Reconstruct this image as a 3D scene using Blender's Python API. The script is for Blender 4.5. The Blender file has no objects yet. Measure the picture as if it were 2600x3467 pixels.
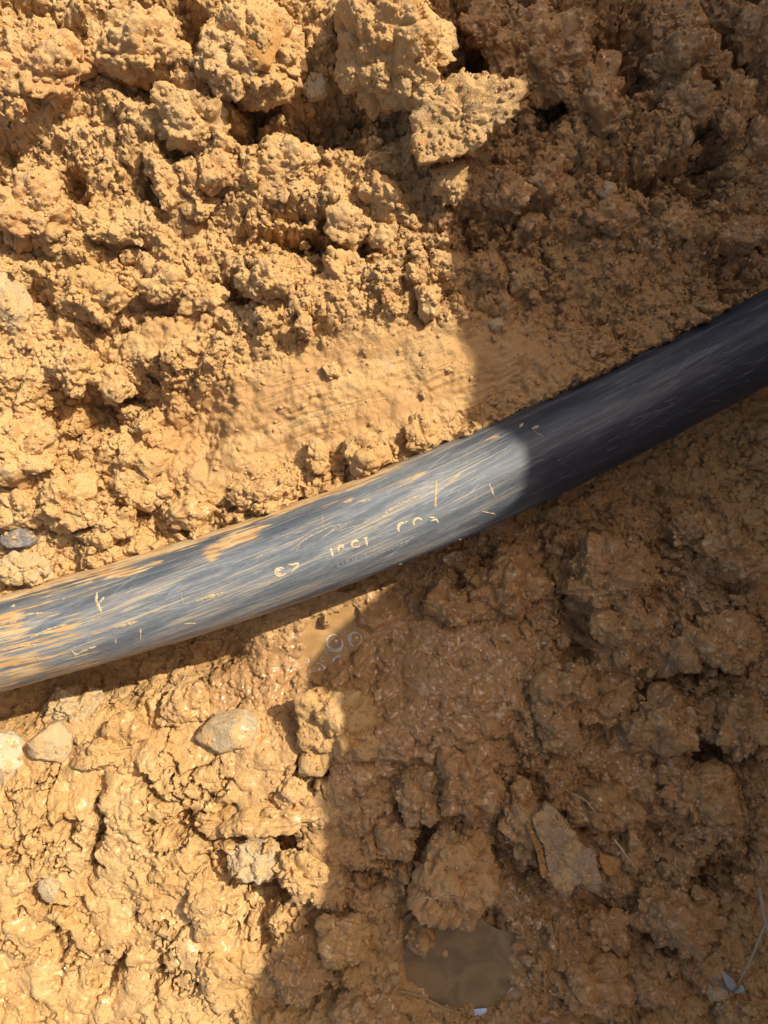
import bpy, bmesh, math, random
import numpy as np
from mathutils import Vector, Matrix
from mathutils.bvhtree import BVHTree

# ------------------------------------------------------------------ camera, sky, sun, exposure
SC = bpy.context.scene
COL = SC.collection
K, H = 0.0002, 0.52                       # metres per photo pixel on the z = 0 plane, camera height
SUN_AZ, SUN_EL = math.radians(37), math.radians(46)
SUN_DIR = Vector((math.cos(SUN_EL) * math.cos(SUN_AZ), math.cos(SUN_EL) * math.sin(SUN_AZ), math.sin(SUN_EL)))

cam = bpy.data.cameras.new('camera')
cam_o = bpy.data.objects.new('camera', cam)
COL.objects.link(cam_o)
cam_o.location = (0, 0, H)
cam.sensor_fit = 'VERTICAL'
cam.sensor_height = 34.6
cam.lens = 34.6 / 2 / (0.34670 / H)
cam.clip_start, cam.clip_end = 0.01, 500
cam.dof.use_dof = True
cam.dof.focus_distance = 0.515
cam.dof.aperture_fstop = 11.0
SC.camera = cam_o

w = bpy.data.worlds.new('World')
SC.world = w
w.use_nodes = True
wn = w.node_tree
sky = wn.nodes.new('ShaderNodeTexSky')
sky.sky_type = 'NISHITA'
sky.sun_disc = False
sky.sun_elevation = SUN_EL
sky.sun_rotation = math.pi / 2 - SUN_AZ
sky.dust_density = 5.0
sky.ozone_density = 0.6
bg = wn.nodes['Background']
wn.links.new(sky.outputs[0], bg.inputs[0])
bg.inputs[1].default_value = 0.13

sun = bpy.data.lights.new('sun', 'SUN')
sun.energy = 4.4
sun.angle = math.radians(0.42)
sun.color = (1.0, 0.95, 0.84)
sun_o = bpy.data.objects.new('sun', sun)
COL.objects.link(sun_o)
sun_o.rotation_euler = SUN_DIR.to_track_quat('Z', 'Y').to_euler()

SC.view_settings.view_transform = 'Standard'
SC.view_settings.look = 'None'
SC.view_settings.exposure = 0.5
SC.view_settings.gamma = 1.0
SC.view_settings.use_curve_mapping = False
SC.cycles.use_denoising = True
SC.cycles.denoiser = 'OPENIMAGEDENOISE'
SC.cycles.denoising_input_passes = 'RGB_ALBEDO_NORMAL'
SC.cycles.denoising_prefilter = 'NONE'
SC.cycles.max_bounces = 8
SC.cycles.sample_clamp_indirect = 6.0

# ------------------------------------------------------------------ numpy noise
F = np.float32


def hsh(seed, *ii):
    h = np.full(ii[0].shape, (seed * 2654435761 + 12345) & 0xffffffff, np.uint32)
    for q, i in enumerate(ii):
        h ^= i.astype(np.int64).astype(np.uint32) * np.uint32([374761393, 668265263, 2147483647 - 1640531527][q])
        h = (h ^ (h >> np.uint32(15))) * np.uint32(2246822519)
        h = (h ^ (h >> np.uint32(13))) * np.uint32(3266489917)
        h ^= h >> np.uint32(16)
    return h


def u01(h):
    return (h & np.uint32(0xffffff)).astype(F) / F(16777216)


def nx(h):
    h = (h ^ (h >> np.uint32(15))) * np.uint32(739982445)
    h = (h ^ (h >> np.uint32(12))) * np.uint32(695872825)
    return h ^ (h >> np.uint32(15))


def fade(t):
    return t * t * t * (t * (t * 6 - 15) + 10)


def perlin2(x, y, seed=0):
    xi, yi = np.floor(x), np.floor(y)
    xf, yf = (x - xi).astype(F), (y - yi).astype(F)
    xi, yi = xi.astype(np.int64), yi.astype(np.int64)
    u, v = fade(xf), fade(yf)

    def g(i, j):
        a = u01(hsh(seed, xi + i, yi + j)) * F(6.2831853)
        return np.cos(a) * (xf - i) + np.sin(a) * (yf - j)
    a = g(0, 0) * (1 - u) + g(1, 0) * u
    b = g(0, 1) * (1 - u) + g(1, 1) * u
    return (a * (1 - v) + b * v) * F(1.5)


def fbm2(x, y, seed=0, octv=4, gain=0.5):
    s = np.zeros(x.shape, F)
    a, f = 1.0, 1.0
    for o in range(octv):
        s += F(a) * perlin2(x * f + 17.3 * o, y * f - 9.1 * o, seed + o)
        a *= gain
        f *= 2.03
    return s


def lumps2(x, y, seed=0, fill=0.85, tilt=0.5, power=0.8):
    """union of rounded, tilted lumps, one per jittered cell"""
    xi, yi = np.floor(x), np.floor(y)
    xf, yf = (x - xi).astype(F), (y - yi).astype(F)
    xi, yi = xi.astype(np.int64), yi.astype(np.int64)
    best = np.zeros(x.shape, F)
    for i in (-1, 0, 1):
        for j in (-1, 0, 1):
            h = hsh(seed, xi + i, yi + j)
            px, h = u01(h), nx(h)
            py, h = u01(h), nx(h)
            r, h = F(0.42) + F(0.55) * u01(h), nx(h)
            a, h = u01(h), nx(h)
            th, h = u01(h) * F(6.28318), nx(h)
            an = F(0.75) + F(0.6) * u01(h)
            dx, dy = i + px - xf, j + py - yf
            c, s = np.cos(th), np.sin(th)
            ex, ey = (dx * c + dy * s) * an, (dy * c - dx * s) / an
            l2 = ex * ex + ey * ey
            li = np.maximum(np.abs(ex), np.abs(ey)) * F(1.12)
            d2 = (F(.45) * l2 + F(.55) * li * li) / (r * r)
            b = np.sqrt(np.maximum(0, 1 - d2)) ** F(power) * (r * (F(0.5) + F(0.6) * a)) * (1 + F(tilt) * ex / r)
            b = np.where(a < fill, b, 0)
            np.maximum(best, b, out=best)
    return best


def cracks2(x, y, seed=0):
    """distance to the border between jittered cells"""
    xi, yi = np.floor(x), np.floor(y)
    xf, yf = (x - xi).astype(F), (y - yi).astype(F)
    xi, yi = xi.astype(np.int64), yi.astype(np.int64)
    f1 = np.full(x.shape, 9, F)
    f2 = np.full(x.shape, 9, F)
    for i in (-1, 0, 1):
        for j in (-1, 0, 1):
            h = hsh(seed, xi + i, yi + j)
            dx, dy = i + u01(h) - xf, j + u01(nx(h)) - yf
            d = np.sqrt(dx * dx + dy * dy)
            f2 = np.minimum(f2, np.maximum(f1, d))
            f1 = np.minimum(f1, d)
    return f2 - f1


def perlin3(p, seed=0):
    pi = np.floor(p)
    pf = (p - pi).astype(F)
    pi = pi.astype(np.int64)
    uv = fade(pf)
    out = np.zeros(len(p), F)
    for i in (0, 1):
        for j in (0, 1):
            for k in (0, 1):
                h = hsh(seed, pi[:, 0] + i, pi[:, 1] + j, pi[:, 2] + k)
                a, z = u01(h) * F(6.28318), u01(nx(h)) * 2 - 1
                q = np.sqrt(1 - z * z)
                g = np.cos(a) * q * (pf[:, 0] - i) + np.sin(a) * q * (pf[:, 1] - j) + z * (pf[:, 2] - k)
                out += g * (uv[:, 0] if i else 1 - uv[:, 0]) * (uv[:, 1] if j else 1 - uv[:, 1]) * (uv[:, 2] if k else 1 - uv[:, 2])
    return out * F(1.5)


def fbm3(p, seed=0, octv=4, gain=0.5):
    s = np.zeros(len(p), F)
    a, f = 1.0, 1.0
    for o in range(octv):
        s += F(a) * perlin3(p * f + 7.7 * o, seed + o)
        a *= gain
        f *= 2.03
    return s


def lumps3(p, seed=0, fill=0.9):
    pi = np.floor(p)
    pf = (p - pi).astype(F)
    pi = pi.astype(np.int64)
    best = np.zeros(len(p), F)
    for i in (-1, 0, 1):
        for j in (-1, 0, 1):
            for k in (-1, 0, 1):
                h = hsh(seed, pi[:, 0] + i, pi[:, 1] + j, pi[:, 2] + k)
                x, h = u01(h), nx(h)
                y, h = u01(h), nx(h)
                z, h = u01(h), nx(h)
                r, h = F(0.45) + F(0.5) * u01(h), nx(h)
                a = u01(h)
                dx, dy, dz = i + x - pf[:, 0], j + y - pf[:, 1], k + z - pf[:, 2]
                an = a * F(6.28318)
                ca, sa = np.cos(an), np.sin(an)
                ex, ey, ez = dx * ca + dy * sa, (dy * ca - dx * sa) * F(.8) + dz * F(.6), dz * F(.8) - (dy * ca - dx * sa) * F(.6)
                li = np.maximum(np.maximum(np.abs(ex), np.abs(ey)), np.abs(ez)) * F(1.2)
                d2 = (F(.35) * (dx * dx + dy * dy + dz * dz) + F(.65) * li * li) / (r * r)
                b = np.maximum(0, 1 - d2) ** F(.6) * (r * (F(0.5) + F(0.6) * a)) * (1 + F(.5) * ex / r)
                np.maximum(best, np.where(a < fill, b, 0), out=best)
    return best


def sstep(a, b, x):
    t = np.clip((x - a) / (b - a), 0, 1)
    return t * t * (3 - 2 * t)


# ------------------------------------------------------------------ places
def P(px, py, z=0.0):
    """the point of the place at height z that photo pixel (px, py) shows"""
    f = K * (H - z) / H
    return Vector(((px - 1300) * f, (1733.5 - py) * f, z))


def ell(x, y, px, py, rx, ry, rot=0.0, soft=0.5):
    """1 inside an ellipse given in photo pixels, fading to 0 outside"""
    cx, cy = (px - 1300) * K, (1733.5 - py) * K
    a = math.radians(rot)
    dx, dy = x - cx, y - cy
    u = (dx * math.cos(a) + dy * math.sin(a)) / (rx * K)
    v = (dy * math.cos(a) - dx * math.sin(a)) / (ry * K)
    return 1 - sstep(1 - soft, 1 + soft, np.sqrt(u * u + v * v))


# pipe centre line (photo pixels on the z = 0 plane)
PIPE_R = 0.0322
_pl = np.array([(-300, 2259), (0, 2177), (470, 2043), (783, 1948), (1097, 1838), (1332, 1746), (1567, 1647), (1880, 1508), (2194, 1354), (2600, 1141), (2900, 978)], float)


def pipe_z(x):
    """height of the pipe's axis: level on the left, dipping to the right"""
    x = np.asarray(x, float)
    t = np.clip((x + 0.01) / 0.12, 0, 1)
    return -0.24 * (0.12 * (t ** 3 - .5 * t ** 4) + np.clip(x - 0.11, 0, 0.28)) - .01 * sstep(0, .3, -x)


_fz = (H - pipe_z((_pl[:, 0] - 1300) * K)) / H
_pp = np.polyfit((_pl[:, 0] - 1300) * K * _fz, (1733.5 - _pl[:, 1]) * K * _fz, 4)
XL, XR = -0.36, 0.34


def pipe_y(x):
    x = np.asarray(x, float)
    xc = np.clip(x, XL, XR)
    d = np.polyder(_pp)
    return np.polyval(_pp, xc) + (x - xc) * np.polyval(d, xc)


def pipe_slope(x):
    return np.polyval(np.polyder(_pp), np.clip(np.asarray(x, float), XL, XR))


def pipe_s(x, y):
    """signed distance from the pipe's axis, positive on the upper side"""
    return (y - pipe_y(x)) / np.sqrt(1 + pipe_slope(x) ** 2)


WATER1 = -0.0575       # muddy pool beside the pipe
WATER2 = -0.037        # pool at the bottom of the picture


def macro(x, y):
    s = pipe_s(x, y)
    up = 0.000 + 0.014 * sstep(0.05, 0.22, s) + 0.020 * sstep(0.2, 0.4, s)
    dip = pipe_z(x)
    up = up + dip * (1 - .35 * sstep(.1, .35, s))
    lo = -0.060 + .75 * dip + 0.036 * sstep(0.055, 0.15, -s) + 0.010 * sstep(0.02, -0.20, x) * sstep(0.05, 0.12, -s)
    lo = lo + 0.010 * sstep(0.14, 0.26, x) * sstep(0.05, 0.14, -s)
    t = sstep(-0.1 * PIPE_R, 1.03 * PIPE_R, s)
    return lo * (1 - t) + up * t


# ------------------------------------------------------------------ added off-frame bank: its crest is shaped to throw the big shadow
EDGE = [(1480, -420, .03, .8), (1520, -100, .03, .8), (1530, 60, .03, .8), (1560, 260, .03, .8), (1545, 480, .02, .8), (1515, 700, .012, .8), (1492, 860, .008, .8), (1500, 985, .004, .8), (1545, 1080, .0, .8),
        (1610, 1200, .0, .8), (1640, 1300, .0, .8), (1640, 1390, .004, .8), (1705, 1450, .016, .8), (1770, 1530, .020, .8), (1762, 1630, .018, .8), (1714, 1715, .012, .8), (1674, 1768, .0, .8),
        (1141, 2135, -.057, .60), (1095, 2190, -.057, .60), (1046, 2250, -.056, .60), (1038, 2330, -.044, .60), (1120, 2440, -.012, .63), (1094, 2560, -.016, .67),
        (1085, 2690, -.016, .71), (1108, 2830, -.016, .75), (1108, 2930, -.018, .78), (1080, 3040, -.018, .8), (1015, 3130, -.02, .8), (915, 3225, -.02, .8), (872, 3310, -.02, .8), (850, 3430, -.02, .8), (830, 3700, -.02, .8)]
_ce = []
for (ex, ey, ez, zc_) in EDGE:
    p = P(ex, ey, ez)
    t_ = (zc_ - ez) / SUN_DIR.z
    _ce.append((p.y + t_ * SUN_DIR.y, p.x + t_ * SUN_DIR.x, zc_))
_ce.sort()
_ce = np.array(_ce)
_cy = np.linspace(_ce[0, 0], _ce[-1, 0], 600)
_cx = np.interp(_cy, _ce[:, 0], _ce[:, 1])
_kern = np.hanning(9)
_kern /= _kern.sum()
_cx = np.convolve(np.pad(_cx, 4, mode='edge'), _kern, mode='valid')
_ch = np.convolve(np.pad(np.interp(_cy, _ce[:, 0], _ce[:, 2]), 4, mode='edge'), _kern, mode='valid')


def crest_x(y):
    return np.interp(y, _cy, _cx) + 0.10 * sstep(0.0, 1.5, y - _cy[-1]) - 0.05 * sstep(0, 1.0, _cy[0] - y)


# ------------------------------------------------------------------ ground: one sheet, fine in the middle, coarse to the horizon
def axis(lo, hi, fine, mid_lo, mid_hi, mid, far):
    a = list(np.arange(lo, hi, fine))
    b = list(np.arange(hi, mid_hi, mid))
    c = list(mid_hi + np.cumsum(mid * 1.22 ** np.arange(1, 60)))
    c = [v for v in c if v < far] + [far]
    d = list(-np.arange(-lo + mid, -mid_lo, mid))[::-1]
    e = [mid_lo - v for v in np.cumsum(mid * 1.22 ** np.arange(1, 60)) if v < far][::-1]
    return np.array([-far] + e + d + a + b + c)


FINE = 0.00072
gx = axis(-0.295, 0.300, FINE, -0.36, 0.72, 0.004, 80.0)
gy = axis(-0.385, 0.385, FINE, -0.45, 0.95, 0.005, 80.0)
X, Y = np.meshgrid(gx, gy)
S = pipe_s(X, Y)

# zones
smear = np.maximum(ell(X, Y, 1130, 1340, 590, 185, 17, .3), ell(X, Y, 1560, 1240, 330, 150, 18, .4))
smear = np.maximum(smear, 0.9 * ell(X, Y, 560, 1120, 200, 55, 20, .5))
smear = np.maximum(smear, 0.92 * ell(X, Y, 730, 1470, 250, 170, 45, .4))
smear = np.maximum(smear, 0.75 * ell(X, Y, 1850, 1230, 170, 110, 25, .6))
crust = np.clip(ell(X, Y, 350, 3000, 800, 560, 10, .3), 0, 1)
slurry = np.maximum(ell(X, Y, 1420, 2380, 420, 330, 20, .5), ell(X, Y, 900, 2320, 330, 130, 18, .5))
slurry = np.maximum(slurry, ell(X, Y, 2150, 2600, 300, 160, -30, .6))
slick = np.maximum(ell(X, Y, 180, 3330, 330, 220, 20, .5), ell(X, Y, 620, 3230, 260, 170, 20, .5))
slick = np.maximum(slick, .75 * crust * sstep(.05, .4, fbm2(X * 13, Y * 13, 25, 2)))
slick = np.maximum(slick, 0.8 * ell(X, Y, 800, 2620, 260, 130, -20, .5))

wx = X + 0.005 * fbm2(X * 45, Y * 45, 11, 3) + 0.0012 * fbm2(X * 240, Y * 240, 31, 2)
wy = Y + 0.005 * fbm2(X * 45 + 50, Y * 45, 12, 3) + 0.0012 * fbm2(X * 240 + 9, Y * 240, 32, 2)
L1 = lumps2(wx / .062, wy / .062, 1, .8, .5, 1.5)
L2 = lumps2(wx / .030, wy / .030, 2, .75, .5, 1.3)
L3 = lumps2((X + .35 * (wx - X)) / .0135, (Y + .35 * (wy - Y)) / .0135, 3, .8, .5, 1.0)
vx = X + .0016 * fbm2(X * 150, Y * 150, 33, 3)
vy = Y + .0016 * fbm2(X * 150 + 9, Y * 150, 34, 3)
L4 = lumps2(vx / .0062, vy / .0062, 4, .8)
L5 = lumps2(vx / .0034, vy / .0034, 5, .8, .8)
L6 = lumps2(vx / .0019, vy / .0019, 6, .7, .8)
fine = fbm2(X / .006, Y / .006, 7, 4, .6)

rough = np.clip(1 - 0.93 * smear - 0.55 * crust - 0.3 * slurry, 0.05, 1)
calm = sstep(-.1, .35, fbm2(X * 16, Y * 16, 24, 3))
sm2 = np.clip(1 - .6 * crust * calm - 0.85 * smear - 0.36 * crust - 0.42 * slurry - 0.6 * slick, 0.06, 1)
up_side = sstep(0, PIPE_R, S)
tall = 1 + 0.5 * sstep(0.1, 0.3, S)
amp_var = np.clip(0.75 + 0.6 * fbm2(X * 14, Y * 14, 21, 2), .3, 1.4)
Z = macro(X, Y)
Z = Z + rough * tall * (0.016 * (L1 - .45) + 0.0155 * (L2 - .33) * amp_var) + rough * 0.0098 * (L3 - .3) * np.clip(.4 + amp_var, .5, 1.5)
GRAIN = sm2 * 0.0060 * (L4 - .3) * amp_var + (.05 + .95 * sm2) * (0.0033 * (L5 - .3) + 0.0018 * (L6 - .3)) * np.clip(.8 + .9 * fbm2(X * 60, Y * 60, 22, 2), .25, 1.5) + (0.25 + .75 * sm2) * 0.0010 * fine
# drag marks in the smeared clay
a_ = math.radians(19)
U, V = X * math.cos(a_) + Y * math.sin(a_), Y * math.cos(a_) - X * math.sin(a_)
V = V - 0.35 * (U - 0.0) ** 2 + 0.004 * fbm2(U * 12, V * 12, 41, 2)
drag = np.clip(.5 + 1.1 * fbm2(U * 18, V * 45, 45, 3), 0, 1.2)
Z = Z + smear * (drag * (0.0011 * perlin2(U * 17 + 3 * fbm2(X * 30, Y * 30, 46, 2), V * 260, 42) + 0.0007 * perlin2(U * 40, V * 800, 43)) + 0.0045 * fbm2(X * 22, Y * 22, 44, 4, .55) - 0.003)
# flat crust plates and the cracks between them
ck = cracks2(wx / .040 + .6 * fbm2(X * 30, Y * 30, 51, 3), wy / .040 + .6 * fbm2(X * 30 + 5, Y * 30, 52, 3), 53)
ckm = sstep(0.35, 0.65, 0.5 + 0.7 * fbm2(X * 18, Y * 18, 54, 2))
Z = Z - crust * ckm * 0.009 * (1 - sstep(0.0, 0.10, ck))
Z = Z + slick * 0.004 * fbm2(X * 35, Y * 35, 55, 2)

# hollows the photo shows as dark holes (photo pixels, radii, tilt, depth in m)
PITS = [(1090, 840, 150, 65, -12, .030), (920, 790, 110, 50, 10, .020), (1160, 400, 110, 90, 0, .030), (1020, 470, 90, 60, 20, .018), (860, 400, 60, 110, 20, .022),
        (640, 150, 50, 90, 10, .022), (760, 480, 90, 40, 0, .020), (500, 300, 55, 35, 0, .014), (230, 650, 60, 40, -10, .020), (520, 640, 40, 60, 20, .014),
        (620, 520, 50, 40, 0, .012), (300, 1370, 170, 70, 15, .026), (130, 1010, 60, 60, 0, .016), (370, 1110, 60, 45, 0, .012), (640, 1420, 110, 110, 0, .014),
        (800, 980, 60, 40, 0, .014), (560, 1040, 120, 35, -10, .012), (30, 590, 60, 60, 0, .02), (400, 1680, 40, 70, 30, .013), (430, 860, 110, 40, -5, .012),
        (800, 3060, 50, 130, -8, .024), (905, 3060, 40, 150, -14, .034), (620, 2860, 120, 26, -15, .020), (975, 2730, 34, 130, -32, .036), (800, 2860, 80, 40, -20, .022), (275, 2900, 20, 130, -4, .020), (700, 3010, 30, 70, 20, .016), (460, 2720, 110, 18, -30, .012), (180, 2860, 20, 70, 10, .012), (330, 3370, 24, 90, -35, .016), (130, 3120, 90, 18, -20, .012), (500, 3330, 20, 60, -10, .012),
        (860, 3260, 50, 50, 0, .012), (140, 3300, 40, 90, 30, .012), 
        (1550, 170, 90, 120, 0, .032), (1650, 170, 60, 50, 0, .03), (1920, 310, 110, 60, 15, .028), (2150, 150, 70, 110, 10, .034), (2300, 560, 160, 50, -10, .022), (2480, 420, 60, 110, 0, .03),
        (1650, 780, 110, 50, 0, .018), (2600, 840, 90, 90, 0, .02), (1740, 480, 90, 60, 20, .016), (2500, 120, 90, 70, 0, .03),
        (1990, 2200, 50, 120, -10, .022), (2250, 2010, 120, 60, 20, .022), (2480, 2310, 160, 40, 15, .02),
        (1380, 2900, 70, 110, 10, .028), (1280, 3080, 60, 60, 0, .022), (2550, 2660, 80, 50, 10, .03), (2540, 3080, 110, 60, 30, .032), (2390, 3320, 80, 60, 0, .02), (1690, 3200, 50, 140, 0, .014),
        (2310, 2950, 60, 50, 0, .016), (1040, 3180, 60, 60, 0, .016), (2290, 2440, 70, 40, 0, .014), (2080, 2560, 70, 30, 0, .012), (1060, 3400, 80, 70, 0, .016)]
PX_ = X + .008 * fbm2(X * 60, Y * 60, 62, 3)
PY_ = Y + .008 * fbm2(X * 60 + 7, Y * 60, 63, 3)
PN_ = -.7 * (L3 - .35) - .3 * (L4 - .3) + .2 * fbm2(X * 120, Y * 120, 64, 3)
for (px, py, rx, ry, ro, d) in PITS:
    Z = Z - (1.15 if py < 1700 else 1.1) * d * np.clip(ell(PX_, PY_, px, py, rx * 1.05, ry * 1.05, ro, .8) + .35 * PN_ * ell(PX_, PY_, px, py, rx * 1.5, ry * 1.5, ro, .5), 0, 1.1)
Z = Z + GRAIN
# added gap along the lower side of the pipe, carved to widen its shadow
gap_ = sstep(-.074, -.056, S + .006 * fbm2(X * 40, Y * 40, 65, 3)) * sstep(.0, -.02, S) * sstep(-.085, -.13, X)
Z = Z - gap_ * (.026 + .006 * (L3 - .3))
# keep the bed clear under the pipe
bed = sstep(-1.25 * PIPE_R, -1.0 * PIPE_R, S) * (1 - sstep(0.72 * PIPE_R, 1.02 * PIPE_R, S))
Z = Z * (1 - bed) + np.minimum(Z, pipe_z(X) - 0.033 + 0.002 * fine) * bed
lip = sstep(0.80 * PIPE_R, 1.0 * PIPE_R, S) * (1 - sstep(1.0 * PIPE_R, 1.35 * PIPE_R, S))
Z = Z + lip * np.clip(0.005 + 0.012 * fbm2(X * 45, Y * 45, 61, 3), 0, .013)
# pools
w1 = np.maximum(ell(X + .010 * (L3 - .3), Y + .010 * (L2 - .3), 1125, 2195, 108, 70, 25, .4), ell(X + .006 * (L3 - .3), Y, 1065, 2285, 75, 62, 30, .4))
w2 = np.maximum(ell(X + .008 * (L3 - .3), Y + .008 * (L2 - .3), 1580, 3360, 235, 175, -8, .3), ell(X + .006 * L3, Y, 1440, 3180, 90, 70, 0, .4))
w3 = ell(X, Y + .004 * L3, 870, 2680, 75, 40, -20, .5)
rim1 = ell(X, Y, 1090, 2230, 300, 235, 0, .25) * (1 - w1)
Z = Z * (1 - rim1) + np.maximum(Z, WATER1 + .0006 + .006 * np.clip(L3 - .25, 0, 1) + .003 * L4 + .0008 * fine) * rim1
rim2 = ell(X, Y, 1570, 3340, 390, 330, 0, .2) * (1 - w2)
Z = Z * (1 - rim2) + np.maximum(Z, WATER2 + .0008 + .006 * np.clip(L3 - .25, 0, 1) + .003 * L4 + .0008 * fine) * rim2
Z = Z * (1 - w1) + np.minimum(Z, WATER1 - .0012 + .0095 * (L3 - .3) + .003 * (L4 - .3) + .0008 * fine) * w1
Z = Z * (1 - w2) + np.minimum(Z, WATER2 - .0068 + .011 * (L3 - .3) + .004 * (L4 - .3)) * w2
# far field and the added bank that casts the shadow from the right
far = sstep(0.5, 1.2, np.sqrt(X * X + Y * Y))
Z = Z * (1 - far) + far * (0.02 + 0.03 * fbm2(X * 3, Y * 3, 71, 3))
cx = crest_x(Y)
shadow_bank = sstep(0, 1, (X - (cx - 0.03)) / 0.03)
ZC = np.interp(Y, _cy, _ch)
ZC = ZC + (.8 - ZC) * sstep(.05, .5, X - cx)
Z = Z * (1 - shadow_bank) + shadow_bank * (ZC + 0.012 * fbm2(X * 9, Y * 9, 72, 3) * sstep(0.03, 0.4, X - cx))

WET = np.clip(np.maximum.reduce([slurry, slick, w1, w2, 0.45 * crust, 0.9 * ell(X, Y, 1950, 2500, 900, 1000, 0, .4)]) + .25 * fbm2(X * 40, Y * 40, 81, 3), 0, 1)
WET = np.maximum(WET, 0.45 * sstep(0.1, 0.5, fbm2(X * 25, Y * 25, 82, 3)))
TONE = np.clip(np.maximum.reduce([0.9 * slurry, 0.8 * ell(X, Y, 1950, 2500, 1000, 1100, 0, .35), 0.6 * ell(X, Y, 2300, 600, 900, 900, 0, .35), 0.75 * bed]), 0, 1)  # damp brown, with shade painted in over the right side and under the pipe

# undercut the steep faces: shift them sideways with a noise that also varies with height
gzx = np.gradient(Z, gx, axis=1)
gzy = np.gradient(Z, gy, axis=0)
steep = sstep(.9, 2.6, np.hypot(gzx, gzy)) * (np.abs(X) < .31) * (np.abs(Y) < .4)
XD, YD = X.copy(), Y.copy()
ms = steep > .01
q3 = np.stack([X[ms], Y[ms], Z[ms]], -1)
amt = steep[ms]
XD[ms] += amt * (.0028 * fbm3(q3 / .006, 101, 3, .6) + .0016 * (lumps3(q3 / .0042, 105) - .3))
YD[ms] += amt * (.0028 * fbm3(q3 / .006, 102, 3, .6) + .0016 * (lumps3(q3 / .0042, 106) - .3))
ny, nx_ = X.shape
verts = np.stack([XD, YD, Z], -1).reshape(-1, 3).astype(F)
ii = np.arange(ny * nx_).reshape(ny, nx_)
quads = np.stack([ii[:-1, :-1], ii[:-1, 1:], ii[1:, 1:], ii[1:, :-1]], -1).reshape(-1, 4)


def np_mesh(name, v, f, smooth=True):
    me = bpy.data.meshes.new(name)
    me.vertices.add(len(v))
    me.vertices.foreach_set('co', np.ascontiguousarray(v, F).ravel())
    n = f.shape[1]
    me.loops.add(f.size)
    me.loops.foreach_set('vertex_index', np.ascontiguousarray(f, np.int32).ravel())
    me.polygons.add(len(f))
    me.polygons.foreach_set('loop_start', np.arange(0, f.size, n, dtype=np.int32))
    me.polygons.foreach_set('loop_total', np.full(len(f), n, np.int32))
    me.polygons.foreach_set('use_smooth', np.full(len(f), smooth, bool))
    me.update(calc_edges=True)
    return me


def attr(me, name, vals):
    a = me.attributes.new(name, 'FLOAT', 'POINT')
    a.data.foreach_set('value', np.ascontiguousarray(vals, F).ravel())


def link(name, me, mat=None, parent=None, **props):
    o = bpy.data.objects.new(name, me)
    COL.objects.link(o)
    if mat and me and not me.materials:
        me.materials.append(mat)
    if parent:
        o.parent = parent
    for k, v in props.items():
        if v is not None:
            o[k] = v
    return o


# ------------------------------------------------------------------ materials
class NT:
    def __init__(self, name):
        self.m = bpy.data.materials.new(name)
        self.m.use_nodes = True
        self.t = self.m.node_tree
        self.b = self.t.nodes['Principled BSDF']

    def n(self, typ, **kw):
        nd = self.t.nodes.new(typ)
        for k, v in kw.items():
            if k.startswith('i_'):
                nd.inputs[k[2:].replace('_', ' ')].default_value = v
            else:
                setattr(nd, k, v)
        return nd

    def l(self, a, b):
        self.t.links.new(a, b)

    def val(self, sock, v):
        if hasattr(v, 'is_linked') or hasattr(v, 'links'):
            self.l(v, sock)
        else:
            sock.default_value = v

    def math(self, op, a, b=0.0, clamp=False):
        nd = self.n('ShaderNodeMath', operation=op, use_clamp=clamp)
        self.val(nd.inputs[0], a)
        self.val(nd.inputs[1], b)
        return nd.outputs[0]

    def mix(self, f, a, b):
        nd = self.n('ShaderNodeMix', data_type='RGBA')
        self.val(nd.inputs[0], f)
        self.val(nd.inputs[6], a)
        self.val(nd.inputs[7], b)
        return nd.outputs[2]

    def noise(self, vec, scale, detail=4, rough=.55, dist=0.0):
        nd = self.n('ShaderNodeTexNoise')
        nd.inputs['Scale'].default_value = scale
        nd.inputs['Detail'].default_value = detail
        nd.inputs['Roughness'].default_value = rough
        nd.inputs['Distortion'].default_value = dist
        self.l(vec, nd.inputs['Vector'])
        return nd.outputs['Fac']

    def ramp(self, v, lo, hi, a=0.0, b=1.0):
        nd = self.n('ShaderNodeMapRange', interpolation_type='SMOOTHSTEP')
        self.val(nd.inputs[0], v)
        for q, x in enumerate((lo, hi, a, b)):
            nd.inputs[1 + q].default_value = x
        return nd.outputs[0]


def rgb(r, g, b):
    return (r, g, b, 1)


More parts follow.
